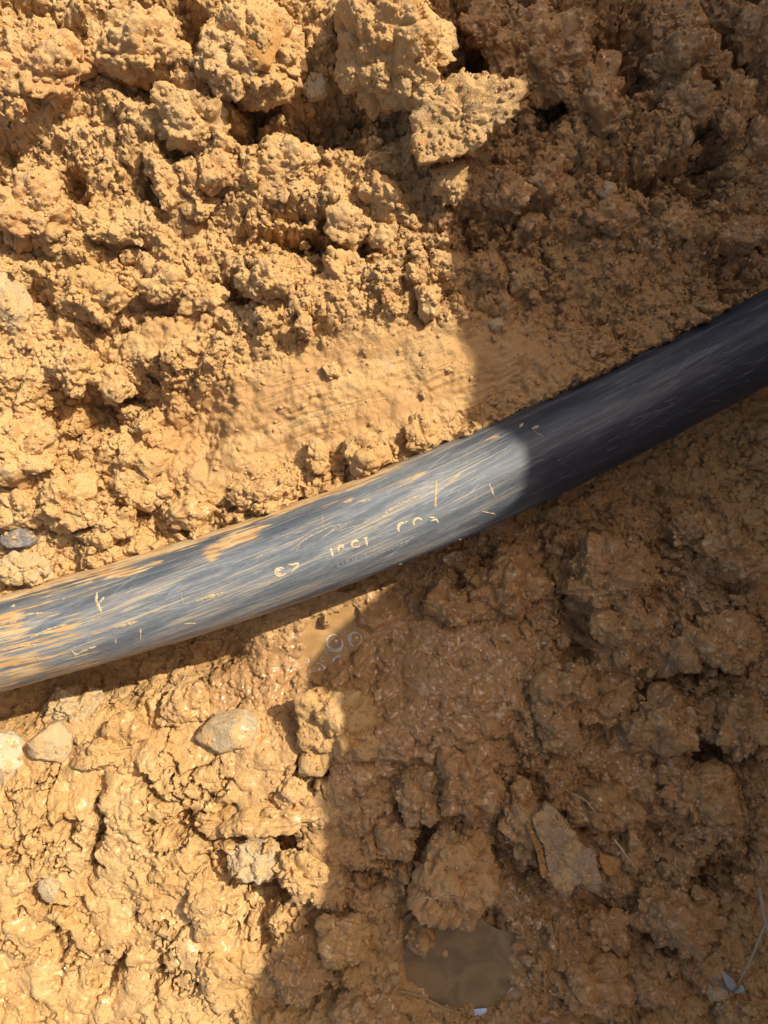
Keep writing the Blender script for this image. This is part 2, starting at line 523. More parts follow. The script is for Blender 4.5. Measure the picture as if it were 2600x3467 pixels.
def clay(name, wet=0.0, tone=0.0, use_attr=False, base=None, coat=.85):
    k = NT(name)
    geo = k.n('ShaderNodeNewGeometry')
    pos = geo.outputs['Position']
    if use_attr:
        wet_s = k.n('ShaderNodeAttribute', attribute_name='wet').outputs['Fac']
        tone_s = k.n('ShaderNodeAttribute', attribute_name='tone').outputs['Fac']
    else:
        wet_s, tone_s = wet, tone
    n1 = k.noise(pos, 22, 4, .6)
    n2 = k.noise(pos, 55, 5, .6, .6)
    n3 = k.noise(pos, 260, 4, .6)
    n4 = k.noise(pos, 900, 3, .6)
    c = k.mix(k.ramp(n1, .35, .65), rgb(.565, .34, .132), rgb(.54, .30, .100)) if base is None else k.mix(k.math('MULTIPLY', k.ramp(k.noise(pos, 75, 5, .65, .4), .44, .60), coat), rgb(*base), rgb(.55, .335, .13))
    c = k.mix(k.math('MULTIPLY', k.ramp(n2, .60, .74), .75), c, rgb(.49, .22, .065))
    c = k.mix(k.math('MULTIPLY', k.ramp(n2, .40, .26), .65), c, rgb(.50, .36, .20))
    c = k.mix(k.math('MULTIPLY', k.ramp(n3, .56, .75), .5), c, rgb(.60, .40, .19))
    c = k.mix(k.math('MULTIPLY', k.ramp(n4, .60, .78), .35), c, rgb(.30, .16, .06))
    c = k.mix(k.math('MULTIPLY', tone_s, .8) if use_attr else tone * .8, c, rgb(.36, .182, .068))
    if use_attr:
        st = k.n('ShaderNodeAttribute', attribute_name='stain').outputs['Fac']
        c = k.mix(k.math('MULTIPLY', st, .8), c, rgb(.37, .195, .065))
    k.l(c, k.b.inputs['Base Color'])
    # wet film: gloss in patches
    gl = k.math('MULTIPLY', k.ramp(k.noise(pos, 190, 3, .55), .46, .64), wet_s, True)
    if use_attr:
        gl = k.math('MAXIMUM', gl, k.math('MULTIPLY', k.n('ShaderNodeAttribute', attribute_name='slurry').outputs['Fac'], k.ramp(n3, .48, .66, .0, 1)))
    k.l(k.ramp(gl, 0, .85, .74, .2), k.b.inputs['Roughness'])
    k.b.inputs['Specular IOR Level'].default_value = .45
    k.l(k.ramp(gl, 0.35, .95, 0, .9), k.b.inputs['Coat Weight'])
    k.b.inputs['Coat Roughness'].default_value = .09
    bh = k.math('ADD', k.math('MULTIPLY', k.noise(pos, 620, 5, .7), .0015), k.math('MULTIPLY', k.noise(pos, 1900, 3, .6), .0005))
    bp = k.n('ShaderNodeBump')
    bp.inputs['Distance'].default_value = 1.0
    bs_ = k.ramp(gl, .1, .8, 1.0, .35)
    if use_attr:
        bs_ = k.math('MULTIPLY', bs_, k.ramp(st, 0, 1, 1.0, .5))
    k.l(bs_, bp.inputs['Strength'])
    k.l(bh, bp.inputs['Height'])
    k.l(bp.outputs[0], k.b.inputs['Normal'])
    return k.m


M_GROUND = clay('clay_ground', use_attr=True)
M_CLAY = clay('clay_dry', .35, 0)
M_CLAYW = clay('clay_wet', .8, .25)
M_CLAY_SHADE = clay('clay_damp_shade', .8, .8)  # darker copy of the clay: damp, plus shade put into the colour
M_ORANGE = clay('clay_orange', .3, 0, base=(.54, .275, .095))
M_OCHRE = clay('ochre', .2, 0, base=(.44, .20, .04), coat=.2)
M_STONE_T = clay('stone_tan', .4, 0, base=(.50, .35, .18))
M_STONE_G = clay('stone_grey', .9, 0, base=(.43, .325, .19), coat=.95)
M_STONE_W = clay('stone_white', .5, 0, base=(.54, .42, .26), coat=.95)
M_STONE_D = clay('stone_dark', .7, 0, base=(.19, .17, .15), coat=.3)
M_PLATE = clay('stone_plate', .35, 0, base=(.40, .26, .14), coat=.9)
M_PALE = clay('clay_pale', .3, 0, base=(.50, .36, .19), coat=.85)
M_CLAY_SHADE_O = clay('clay_damp_shade_orange', .75, .25, base=(.46, .23, .075), coat=.6)  # orange copy, also toned down for the shaded side

me = np_mesh('ground', verts, quads)
attr(me, 'wet', WET)
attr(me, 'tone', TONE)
STAIN = np.clip(smear * sstep(-.55, .35, fbm2(U * 9, V * 70, 47, 4, .6)) * (1 - .6 * ell(X, Y, 1500, 1150, 260, 120, 18, .6)), 0, 1)
STAIN = np.maximum(STAIN, .95 * ell(X + .004 * (L3 - .3), Y + .004 * (L2 - .3), 640, 1440, 130, 190, 20, .5))
attr(me, 'stain', STAIN)
attr(me, 'slurry', np.clip(slurry + .6 * slick, 0, 1))
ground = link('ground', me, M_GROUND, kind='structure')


def gz(x, y):
    i = int(np.clip(np.searchsorted(gy, y), 0, ny - 1))
    j = int(np.clip(np.searchsorted(gx, x), 0, nx_ - 1))
    return float(Z[i, j])


def gz_mean(x, y, r):
    i0, i1 = np.searchsorted(gy, y - r), np.searchsorted(gy, y + r) + 1
    j0, j1 = np.searchsorted(gx, x - r), np.searchsorted(gx, x + r) + 1
    return float(np.median(Z[i0:i1:3, j0:j1:3]))


# ------------------------------------------------------------------ pipe
def pipe_frame(x):
    y = float(pipe_y(x))
    t = Vector((1, float(pipe_slope(x)), 0)).normalized()
    n = Vector((-t.y, t.x, 0))
    return Vector((x, y, float(pipe_z(x)))), t, n


xs = np.concatenate([np.linspace(-1.6, XL, 60)[:-1], np.linspace(XL, XR, 900), np.linspace(XR, 0.85, 60)[1:]])
NA = 200
ys, sl = pipe_y(xs), pipe_slope(xs)
tt = np.stack([np.ones_like(xs), sl], -1) / np.sqrt(1 + sl ** 2)[:, None]
arc = np.concatenate([[0], np.cumsum(np.hypot(np.diff(xs), np.diff(ys)))])
ang = np.linspace(0, 2 * np.pi, NA, endpoint=False)
A_, B_ = np.meshgrid(arc, ang, indexing='ij')
rad = PIPE_R + 0.00012 * fbm2(A_ * 60, B_ * 9, 91, 3) + 0.0003 * fbm2(A_ * 6, np.cos(B_) * 2, 92, 2)
# clay dragged along the upper flank sits proud of the plastic
xg = np.repeat(xs[:, None], NA, 1)
ca = np.cos(B_)                            # +1 on the upper flank, -1 on the lower, sin = up
mudn = fbm2(A_ * 28, B_ * 14, 93, 4, .6)
flank = sstep(0.62, 0.95, ca) * sstep(0.10, 0.0, xg)
left_smear = 0.72 * sstep(-0.08, -0.25, xg) * (1 - sstep(.5, .8, ca))
low_lip = sstep(-0.93, -0.985, ca) * sstep(.02, -.05, xg)
patch = np.zeros_like(ca)


def ppatch(px, py, ru, rv, amt):
    """a clay patch round a photo pixel on the pipe (radii along / across in photo pixels)"""
    global patch
    x0 = (px - 1300) * K
    y0 = (1733.5 - py) * K
    c_ = float(np.clip(pipe_s(x0, y0) / PIPE_R * .96, -1, 1))
    a0 = float(np.interp(x0, xs, arc))
    b0 = math.acos(c_)
    d = np.sqrt(((A_ - a0) / (ru * K)) ** 2 + ((B_ - b0) * PIPE_R / (rv * K)) ** 2)
    patch = np.maximum(patch, .82 * amt * (1 - sstep(.3, 1.25, d)))


for q in [(850, 1800, 170, 60, 1.0), (770, 1850, 60, 50, .9), (1180, 1690, 190, 30, .75), (1420, 1625, 160, 45, .72), (1700, 1465, 60, 26, .8), (1650, 1490, 60, 30, .7), (300, 1960, 240, 36, .85),
          (520, 1905, 200, 34, .95), (100, 2160, 140, 50, .75), (260, 2200, 90, 26, .7), (60, 2090, 90, 40, .6), (280, 2215, 60, 26, .85), (960, 2000, 50, 22, .8), (340, 2030, 30, 22, .7), (690, 1830, 160, 40, .9), (1320, 1650, 120, 40, .65), (1050, 1770, 160, 36, .6)]:
    ppatch(*q)
mud = np.clip(np.maximum.reduce([flank * .95, left_smear, low_lip * .9, patch]), 0, 1)
streak = perlin2(A_ * 14, B_ * 26, 94) * .5 + perlin2(A_ * 40, B_ * 60, 95) * .35
mudm = sstep(.30, .95, mud + .30 * mudn + .34 * streak - .12)
rad = rad + 0.00035 * mudm * np.clip(.6 + mudn, 0, 1.5)
dust_and_shade = np.clip(1.0 * sstep(0.115, 0.02, xg) - .5 * sstep(.15, .55, ca) * sstep(.0, -.06, xg) * (1 - sstep(.8, .95, ca)), .0, 1)  # pale film, thinned out to the right to darken the shaded part
dust_and_shade = np.maximum(dust_and_shade, .22 * sstep(-.3, .3, fbm2(A_ * 9, B_ * 5, 96, 3)) * sstep(-.5, .2, ca))
pv = np.stack([xg - tt[:, 1][:, None] * rad * ca, ys[:, None] + tt[:, 0][:, None] * rad * ca, rad * np.sin(B_) + pipe_z(xs)[:, None]], -1).reshape(-1, 3)
ix = np.arange(len(xs) * NA).reshape(len(xs), NA)
jx = np.roll(ix, -1, axis=1)
pq = np.stack([ix[:-1], ix[1:], jx[1:], jx[:-1]], -1).reshape(-1, 4)
pm = np_mesh('pipe_wall', pv, pq)
attr(pm, 'pu', A_)
attr(pm, 'pv', np.where(B_ > np.pi * 1.5, B_ - 2 * np.pi, B_) * PIPE_R)
attr(pm, 'mud', mudm)
attr(pm, 'dust_and_shade', dust_and_shade)


def pipe_material():
    k = NT('black_plastic')
    u = k.n('ShaderNodeAttribute', attribute_name='pu').outputs['Fac']
    v = k.n('ShaderNodeAttribute', attribute_name='pv').outputs['Fac']
    mu = k.n('ShaderNodeAttribute', attribute_name='mud').outputs['Fac']
    du = k.n('ShaderNodeAttribute', attribute_name='dust_and_shade').outputs['Fac']

    def vec(a, b, shear=0.0):
        c = k.n('ShaderNodeCombineXYZ')
        k.l(k.math('MULTIPLY', u, a), c.inputs[0])
        vv = k.math('ADD', v, k.math('MULTIPLY', u, shear)) if shear else v
        k.l(k.math('MULTIPLY', vv, b), c.inputs[1])
        return c.outputs[0]
    s1 = k.noise(vec(8, 900), 1, 4, .7, .3)
    s2 = k.noise(vec(13, 1300, .07), 1, 3, .65, .4)
    s3 = k.noise(vec(15, 1100, -.16), 1, 3, .65, .4)
    big = k.noise(vec(26, 60), 1, 3, .6)
    big2 = k.noise(vec(12, 90, .1), 1, 3, .6)
    blot = k.noise(vec(210, 340), 1, 6, .72, .6)
    s4 = k.noise(vec(13, 900, .42), 1, 3, .65, .3)
    sc = k.math('MAXIMUM', k.math('MULTIPLY', k.ramp(s1, .55, .66), .55), k.math('MULTIPLY', k.ramp(s2, .57, .64), k.ramp(big, .40, .55)))
    sc = k.math('MAXIMUM', sc, k.math('MULTIPLY', k.ramp(s3, .58, .64), k.ramp(big2, .46, .58)))
    sc = k.math('MAXIMUM', sc, k.math('MULTIPLY', k.ramp(s4, .61, .66), k.ramp(big, .46, .58)))
    film = k.math('MULTIPLY', du, k.ramp(big2, .36, .58, .62, 1))
    c = k.mix(k.math('MULTIPLY', film, k.ramp(blot, .3, .7, .62, .9)), rgb(.011, .015, .025), rgb(.20, .212, .212))
    c = k.mix(k.math('MULTIPLY', k.math('MULTIPLY', sc, .6), k.math('ADD', k.math('MULTIPLY', du, .8), .2)), c, rgb(.40, .395, .35))
    c = k.mix(k.math('MULTIPLY', k.math('MULTIPLY', k.ramp(blot, .60, .70), k.ramp(big, .5, .62)), k.math('ADD', k.math('MULTIPLY', du, .7), .08)), c, rgb(.30, .31, .29))
    # tan clay dragged into some of the scratches
    tan = k.math('MULTIPLY', k.math('MULTIPLY', k.ramp(s2, .51, .60), k.ramp(big2, .44, .56)), k.math('MULTIPLY', du, .8))
    c = k.mix(tan, c, rgb(.46, .33, .17))
    mf = k.ramp(k.math('ADD', mu, k.math('MULTIPLY', k.math('SUBTRACT', k.noise(vec(22, 620, -.05), 1, 5, .7), .5), 2.6)), .27, .75)
    mf = k.math('MULTIPLY', mf, k.ramp(mu, 0, .25))
    mc = k.mix(k.ramp(k.noise(vec(50, 120), 1, 3), .4, .6), rgb(.50, .34, .16), rgb(.47, .26, .085))
    c = k.mix(mf, c, mc)
    k.l(c, k.b.inputs['Base Color'])
    k.l(k.math('MAXIMUM', k.ramp(mf, 0, 1, 0, .8), k.ramp(s1, .3, .7, .47, .62)), k.b.inputs['Roughness'])
    k.b.inputs['Specular IOR Level'].default_value = .55
    bp = k.n('ShaderNodeBump')
    bp.inputs['Strength'].default_value = .6
    bp.inputs['Distance'].default_value = 1.0
    hgt = k.math('ADD', k.math('MULTIPLY', s1, .00014), k.math('MULTIPLY', k.noise(vec(40, 1500), 1, 2), .0001))
    hgt = k.math('ADD', hgt, k.math('MULTIPLY', mf, .0003))
    k.l(hgt, bp.inputs['Height'])
    k.l(bp.outputs[0], k.b.inputs['Normal'])
    return k.m


M_PIPE = pipe_material()
pipe = link('water_pipe', None, label='long black plastic pipe, scratched and smeared with clay, lying across the trench', category='pipe')
pipe_wall = link('pipe_wall', pm, M_PIPE, pipe)
pipe_bvh = BVHTree.FromPolygons([tuple(v) for v in pv.tolist()], [tuple(q) for q in pq.tolist()])
CAM = Vector((0, 0, H))


def on_pipe(px, py):
    d = (P(px, py, 0) - CAM).normalized()
    loc, nor, _, _ = pipe_bvh.ray_cast(CAM, d)
    if loc is not None and nor.dot(d) > 0:
        nor = -nor
    return loc, nor


class MB:
    def __init__(self):
        self.v, self.f = [], []

    def strip(self, pts, wid, lift=.00022, taper=True, wob=.25, rnd=random.Random(5)):
        """a raised stroke lying on the pipe along photo pixels pts, width in pixels"""
        dense = []
        for a, b in zip(pts[:-1], pts[1:]):
            n = max(2, int(math.hypot(b[0] - a[0], b[1] - a[1]) / 4))
            dense += [(a[0] + (b[0] - a[0]) * i / n, a[1] + (b[1] - a[1]) * i / n) for i in range(n)]
        dense.append(pts[-1])
        hit = [on_pipe(*q) for q in dense]
        hit = [h for h in hit if h[0] is not None]
        if len(hit) < 3:
            return
        base = len(self.v)
        n = len(hit)
        for i, (loc, nor) in enumerate(hit):
            a, b = hit[max(0, i - 1)][0], hit[min(n - 1, i + 1)][0]
            t = (b - a).normalized()
            s = t.cross(nor).normalized()
            e = min(1, 5 * min(i, n - 1 - i) / n + .25) if taper else 1
            w_ = wid * K * .5 * e * (1 + wob * (rnd.random() * 2 - 1))
            self.v += [loc + s * w_ - nor * .0002, loc + s * w_ * .55 + nor * lift, loc - s * w_ * .55 + nor * lift * (1 + .4 * rnd.random()), loc - s * w_ - nor * .0002]
        for i in range(n - 1):
            for q in range(3):
                a = base + i * 4 + q
                self.f.append((a, a + 1, a + 5, a + 4))

    def stroke(self, name, mat, *a, **k):
        self.v, self.f = [], []
        self.strip(*a, **k)
        if self.v:
            self.build(name, mat, pipe)

    def build(self, name, mat, parent, **kw):
        me = bpy.data.meshes.new(name)
        me.from_pydata([tuple(v) for v in self.v], [], self.f)
        for p in me.polygons:
            p.use_smooth = True
        return link(name, me, mat, parent, **kw)


def solid(name, col, rough_=.6, spec=.4, bump=0.0, scale=400, vary=.8):
    k = NT(name)
    pos = k.n('ShaderNodeNewGeometry').outputs['Position']
    n1 = k.noise(pos, scale, 4, .6)
    k.l(k.mix(k.ramp(n1, .35, .65), rgb(*col), rgb(*[c * vary for c in col])), k.b.inputs['Base Color'])
    k.b.inputs['Roughness'].default_value = rough_
    k.b.inputs['Specular IOR Level'].default_value = spec
    if bump:
        bp = k.n('ShaderNodeBump')
        bp.inputs['Strength'].default_value = .8
        bp.inputs['Distance'].default_value = 1.0
        k.l(k.math('MULTIPLY', k.noise(pos, scale * 2, 3), bump), bp.inputs['Height'])
        k.l(bp.outputs[0], k.b.inputs['Normal'])
    return k.m


M_MARK = solid('clay_filled_print', (.60, .45, .25), .7, .3, .0003)
M_SCR = solid('clay_scratch', (.45, .335, .19), .75, .3, .0003)
M_FAINT = solid('worn_print', (.34, .34, .32), .6, .3)
M_SCUFF = solid('worn_scuff', (.09, .10, .12), .5, .4)


def c2(cx, cy):
    return (850 + cx * .633, 1600 + cy * .633)


def c4(cx, cy):
    return (cx / 1.843, 1950 + cy / 1.843)


def c1(cx, cy):
    return (1300 + cx * .7836, 900 + cy * .7836)


def arcpts(cx, cy, rx, ry, a0, a1, rot=0, n=9, cv=c2):
    out = []
    for i in range(n):
        a = math.radians(a0 + (a1 - a0) * i / (n - 1))
        x, y = rx * math.cos(a), -ry * math.sin(a)
        r = math.radians(-rot)
        out.append(cv(cx + x * math.cos(r) - y * math.sin(r), cy + x * math.sin(r) + y * math.cos(r)))
    return out


# print on the pipe: C7, 1221 and a third worn group, each character a part
def char(name, mat, strokes, lift=.00025, taper=True):
    m = MB()
    for pts, wd in strokes:
        m.strip(pts, wd, lift, taper)
    if m.v:
        m.build(name, mat, pipe)


rnd = random.Random(8)
char('printed_letter', M_MARK, [(arcpts(157, 532, 30, 22, 40, 330, 15), 10), (arcpts(157, 532, 18, 11, 60, 300, 15), 6)])
char('printed_digit', M_MARK, [([c2(197, 492), c2(222, 494), c2(252, 484), c2(248, 500), c2(215, 532)], 9)])
char('printed_digit', M_MARK, [([c2(424, 404), c2(436, 452)], 11), ([c2(418, 414), c2(428, 408)], 7)])
char('printed_digit', M_MARK, [(arcpts(486, 412, 21, 21, 205, 40, 15), 10), ([c2(478, 404), c2(498, 400)], 6)])
char('printed_digit', M_MARK, [(arcpts(560, 386, 23, 20, 205, 30, 15), 10), ([c2(548, 402), c2(578, 396), c2(582, 384)], 7)])
char('printed_digit', M_MARK, [([c2(610, 346), c2(620, 392)], 11), ([c2(596, 356), c2(624, 346)], 7)])
char('printed_digit', M_MARK, [(arcpts(812, 300, 26, 30, 210, 60, 10), 11), ([c2(818, 272), c2(836, 258)], 6)])
char('printed_digit', M_MARK, [(arcpts(893, 268, 25, 23, 215, 20, 10), 9)])
char('printed_digit', M_MARK, [([c2(953, 240), c2(985, 242)], 7), ([c2(960, 260), c2(990, 250), c2(1002, 270)], 8)])
for i in range(16):                       # the row of small worn outlines under the numbers
    x0, y0 = 470 + i * 24, 492 - i * 7.6
    k_ = i % 4
    st = [[(arcpts(x0, y0, 7, 11, 60, 300, 15), 2.6)], [([c2(x0 - 6, y0 - 10), c2(x0 - 2, y0 + 11), c2(x0 + 3, y0 - 6)], 2.6)], [(arcpts(x0, y0, 6, 10, 0, 350, 15), 2.6)], [([c2(x0, y0 - 11), c2(x0 + 4, y0 + 11)], 2.6)]][k_]
    char('worn_letter', M_FAINT, st, .0001)
for (a, b) in [(1075, 672), (1130, 655), (1185, 628), (1240, 600), (1375, 512), (1432, 482), (1492, 452), (1552, 425)]:   # worn print in the shade
    q = lambda: rnd.uniform(-9, 9)
    char('worn_letter', M_SCUFF, [([c1(a - 10 + q(), b - 4 + q()), c1(a + 4 + q(), b + q()), c1(a + 12 + q(), b - 10 + q())], 3.5)] + ([([c1(a - 8 + q(), b + q()), c1(a + q(), b + 10 + q())], 3)] if rnd.random() < .5 else []), .00006)
for i in range(46):                       # random scuffs along the dark part
    a, b = rnd.uniform(560, 1640), rnd.uniform(0, 1)
    px_, py_ = c1(a, 0)
    yy = float(np.interp(px_, _pl[:, 0], _pl[:, 1])) + (b - .5) * 230
    l_, sl_ = rnd.uniform(6, 46), rnd.uniform(-.75, .1)
    char('worn_scuff', M_SCUFF, [([(px_, yy), (px_ + l_ * .5, yy + sl_ * l_ * .5 + rnd.uniform(-2, 2)), (px_ + l_, yy + sl_ * l_)], rnd.uniform(2, 5))], .00008)
sm = MB()
for pts, wd in [([c2(990, 40), c2(986, 120), c2(984, 195)], 11), ([c2(1125, 0), c2(1060, 50), c2(1010, 95), c2(992, 115)], 9), ([c2(775, 175), c2(735, 205), c2(688, 252)], 8), ([c2(900, 120), c2(830, 155), c2(775, 172)], 9),
                ([c2(1268, 52), c2(1285, 90), c2(1300, 130)], 7), ([c2(1235, 208), c2(1305, 222)], 5), ([c4(1222, 160), c4(1310, 130), c4(1400, 102)], 13), ([c4(712, 325), c4(790, 305), c4(860, 283)], 11),
                ([c4(875, 322), c4(876, 398)], 9), ([c4(605, 100), c4(598, 150), c4(612, 185), c4(632, 225)], 13), ([c4(650, 130), c4(625, 160), c4(610, 180)], 8), ([c4(440, 460), c4(470, 495), c4(520, 470), c4(600, 440)], 12),
                ([c4(1150, 300), c4(1220, 296)], 8), ([c4(0, 310), c4(80, 265), c4(170, 240), c4(300, 225)], 7), ([c4(60, 295), c4(110, 280)], 7), ([c4(180, 390), c4(300, 335), c4(420, 300)], 9), ([c4(0, 470), c4(120, 440), c4(260, 425)], 6),
                ([c4(230, 505), c4(245, 530)], 9), ([c4(70, 190), c4(95, 180)], 12), ([c4(385, 148), c4(410, 138)], 8), ([c4(720, 390), c4(722, 425)], 5), ([c4(1130, 100), c4(1135, 150), c4(1145, 168)], 5),
                ([c2(205, 420), c2(300, 350), c2(420, 290), c2(520, 270)], 4), ([c2(240, 420), c2(270, 370), c2(330, 330)], 3), ([c2(190, 400), c2(330, 310), c2(450, 255)], 3), ([c2(360, 365), c2(450, 300), c2(560, 250)], 3), ([c2(0, 470), c2(80, 430), c2(160, 405)], 4),
                ([c2(540, 310), c2(600, 270), c2(680, 230)], 3), ([c2(440, 320), c2(560, 285), c2(660, 270)], 3), ([c2(380, 230), c2(385, 300)], 3), ([c2(495, 160), c2(540, 150)], 9), ([c2(570, 155), c2(640, 145)], 8),
                ([c2(790, 490), c2(850, 480)], 4), ([c2(1110, 358), c2(1180, 350)], 5), ([c1(585, 700), c1(600, 680)], 12), ([c1(640, 705), c1(668, 690)], 10), ([c1(650, 715), c1(690, 740)], 4)]:
    sm.stroke('clay_streak', M_SCR, pts, wd * .85, .0003, True, .8)

# ------------------------------------------------------------------ clods, stones and crumbs
def ico(sub):
    bm = bmesh.new()
    bmesh.ops.create_icosphere(bm, subdivisions=sub, radius=1)
    v = np.array([x.co[:] for x in bm.verts], F)
    f = np.array([[x.index for x in p.verts] for p in bm.faces], np.int32)
    bm.free()
    return v, f


ICO = {n: ico(n) for n in (1, 2, 3, 4, 5, 6, 7)}


def clod_mesh(name, seed, rad3, sub, lump=1.0, facets=9, crumb=1.0):
    """a lumpy, broken lump of clay with radii rad3 (m); the grain keeps its true size whatever the lump's shape"""
    v, f = ICO[sub]
    rn = np.random.RandomState(seed)
    r = 1 + .26 * fbm3(v * 1.3 + seed, seed, 3)
    smooth_ = np.ones(len(v), F)
    for q in range(facets):
        n = rn.normal(size=3)
        n /= np.linalg.norm(n)
        d = .68 + .25 * rn.rand()
        c = v @ n.astype(F)
        cut_ = d / np.maximum(c, .05)
        if q % 2:
            smooth_ = np.where((c > .05) & (cut_ < r), .3, smooth_)
        r = np.where(c > .05, np.minimum(r, cut_), r)
    g = v * r[:, None] * np.array(rad3, F)
    w_ = g + .0016 * np.stack([perlin3(g * 230 + o, seed + o) for o in (1, 2, 3)], -1) + F(.37 * seed)
    sz = min(1.0, float(np.mean(rad3)) / .022)
    gap = np.clip(.75 + .9 * perlin3(g / .012, seed + 9), .2, 1.4)
    dr = lump * sz * (.0095 * (lumps3(w_ / .0145, seed + 10) - .35)) + crumb * smooth_ * gap * (.0040 * (lumps3(w_ / .0062, seed + 11, .8) - .3) + .0026 * (lumps3(w_ / .0032, seed + 12, .8) - .3)) + .0016 * fbm3(g / .007, seed + 13, 4, .6)
    out = v / np.array(rad3, F)
    out /= np.linalg.norm(out, axis=1)[:, None]
    return np_mesh(name, g + out * dr[:, None], f)


def stone_mesh(name, seed, size, sub, facets=12, rough_=1.0, soft=.03):
    v, f = ICO[sub]
    rn = np.random.RandomState(seed)
    r = np.full(len(v), 1.0, F) + .12 * fbm3(v * 1.4 + seed, seed, 2)
    for q in range(facets):
        n = rn.normal(size=3)
        n /= np.linalg.norm(n)
        d = .68 + .2 * rn.rand()
        c = np.maximum(v @ n.astype(F), .05)
        cut = d / c
        hsm = np.clip(.5 + .5 * (r - cut) / soft, 0, 1)
        r = r * (1 - hsm) + cut * hsm - soft * hsm * (1 - hsm)
    p = v * r[:, None]
    g = p * F(size)
    k = 1 + rough_ * (.0011 * fbm3(g / .008, seed + 3, 4, .6) + .0006 * lumps3(g / .0035, seed + 5)) / size
    return np_mesh(name, p * k[:, None], f)


PROTO = {
    'S': [clod_mesh('small_clod', 300 + i, (.0065, .0055, .0058), 5, .5) for i in range(5)],
    'C': [clod_mesh('crumb', 400 + i, (.0034, .0030, .0028), 4, .25, 8, .6) for i in range(6)],
}
PSIZE = {'S': .006, 'C': .0031}
_n = [0]


def place(name, mesh, px, py, rx, ry, rot, hfrac, sink, mat, label, cat, group=None, z=None, tilt=(0, 0), scale=None):
    """a lump centred on photo pixel (px, py); radii in photo pixels; sink: how far its centre lies above the ground in its own heights"""
    o = bpy.data.objects.new(name, mesh)
    COL.objects.link(o)
    rz = hfrac * .5 * (rx + ry) * K
    z0 = float(macro(np.array(((px - 1300) * K)), np.array((1733.5 - py) * K)))
    p = P(px, py, z0)
    if z is None:
        z = gz_mean(p.x, p.y, max(.003, .6 * min(rx, ry) * K))
        z = max(min(z, z0 + .012), z0 - .012)
    zc_ = z + (sink - .12) * rz
    p = P(px, py, zc_ + .3 * rz)
    o.location = (p.x, p.y, zc_)
    o.scale = scale or (rx * K, ry * K, rz)
    o.rotation_euler = (tilt[0], tilt[1], math.radians(rot))
    if not mesh.materials:
        mesh.materials.append(mat)
    o.material_slots[0].link = 'OBJECT'
    o.material_slots[0].material = mat
    o['label'] = label
    o['category'] = cat
    if group:
        o['group'] = group
    return o


def clod(cls, px, py, rx, ry, rot, label, mat=None, hfrac=.85, sink=.25, **kw):
    _n[0] += 1
    top_ = py < 1700
    rx, ry = rx * (.95 if top_ else 1.02), ry * (.95 if top_ else 1.02)
    sink -= .14 if top_ else 0
    m_ = .5 * (rx + ry)
    sub = 7 if m_ > 165 else 6 if m_ > 78 else 5
    wet_ = mat is M_CLAYW
    me_ = clod_mesh('clod', 100 + _n[0], (rx * K, ry * K, hfrac * m_ * K), sub, .9 if wet_ else 1.35, 7 if wet_ else 9, .55 if wet_ else 1.0)
    return place('clay_clod', me_, px, py, rx, ry, rot, hfrac, sink, mat or M_CLAY, label, 'clod', 'clods of dug clay', scale=(1, 1, 1), **kw)


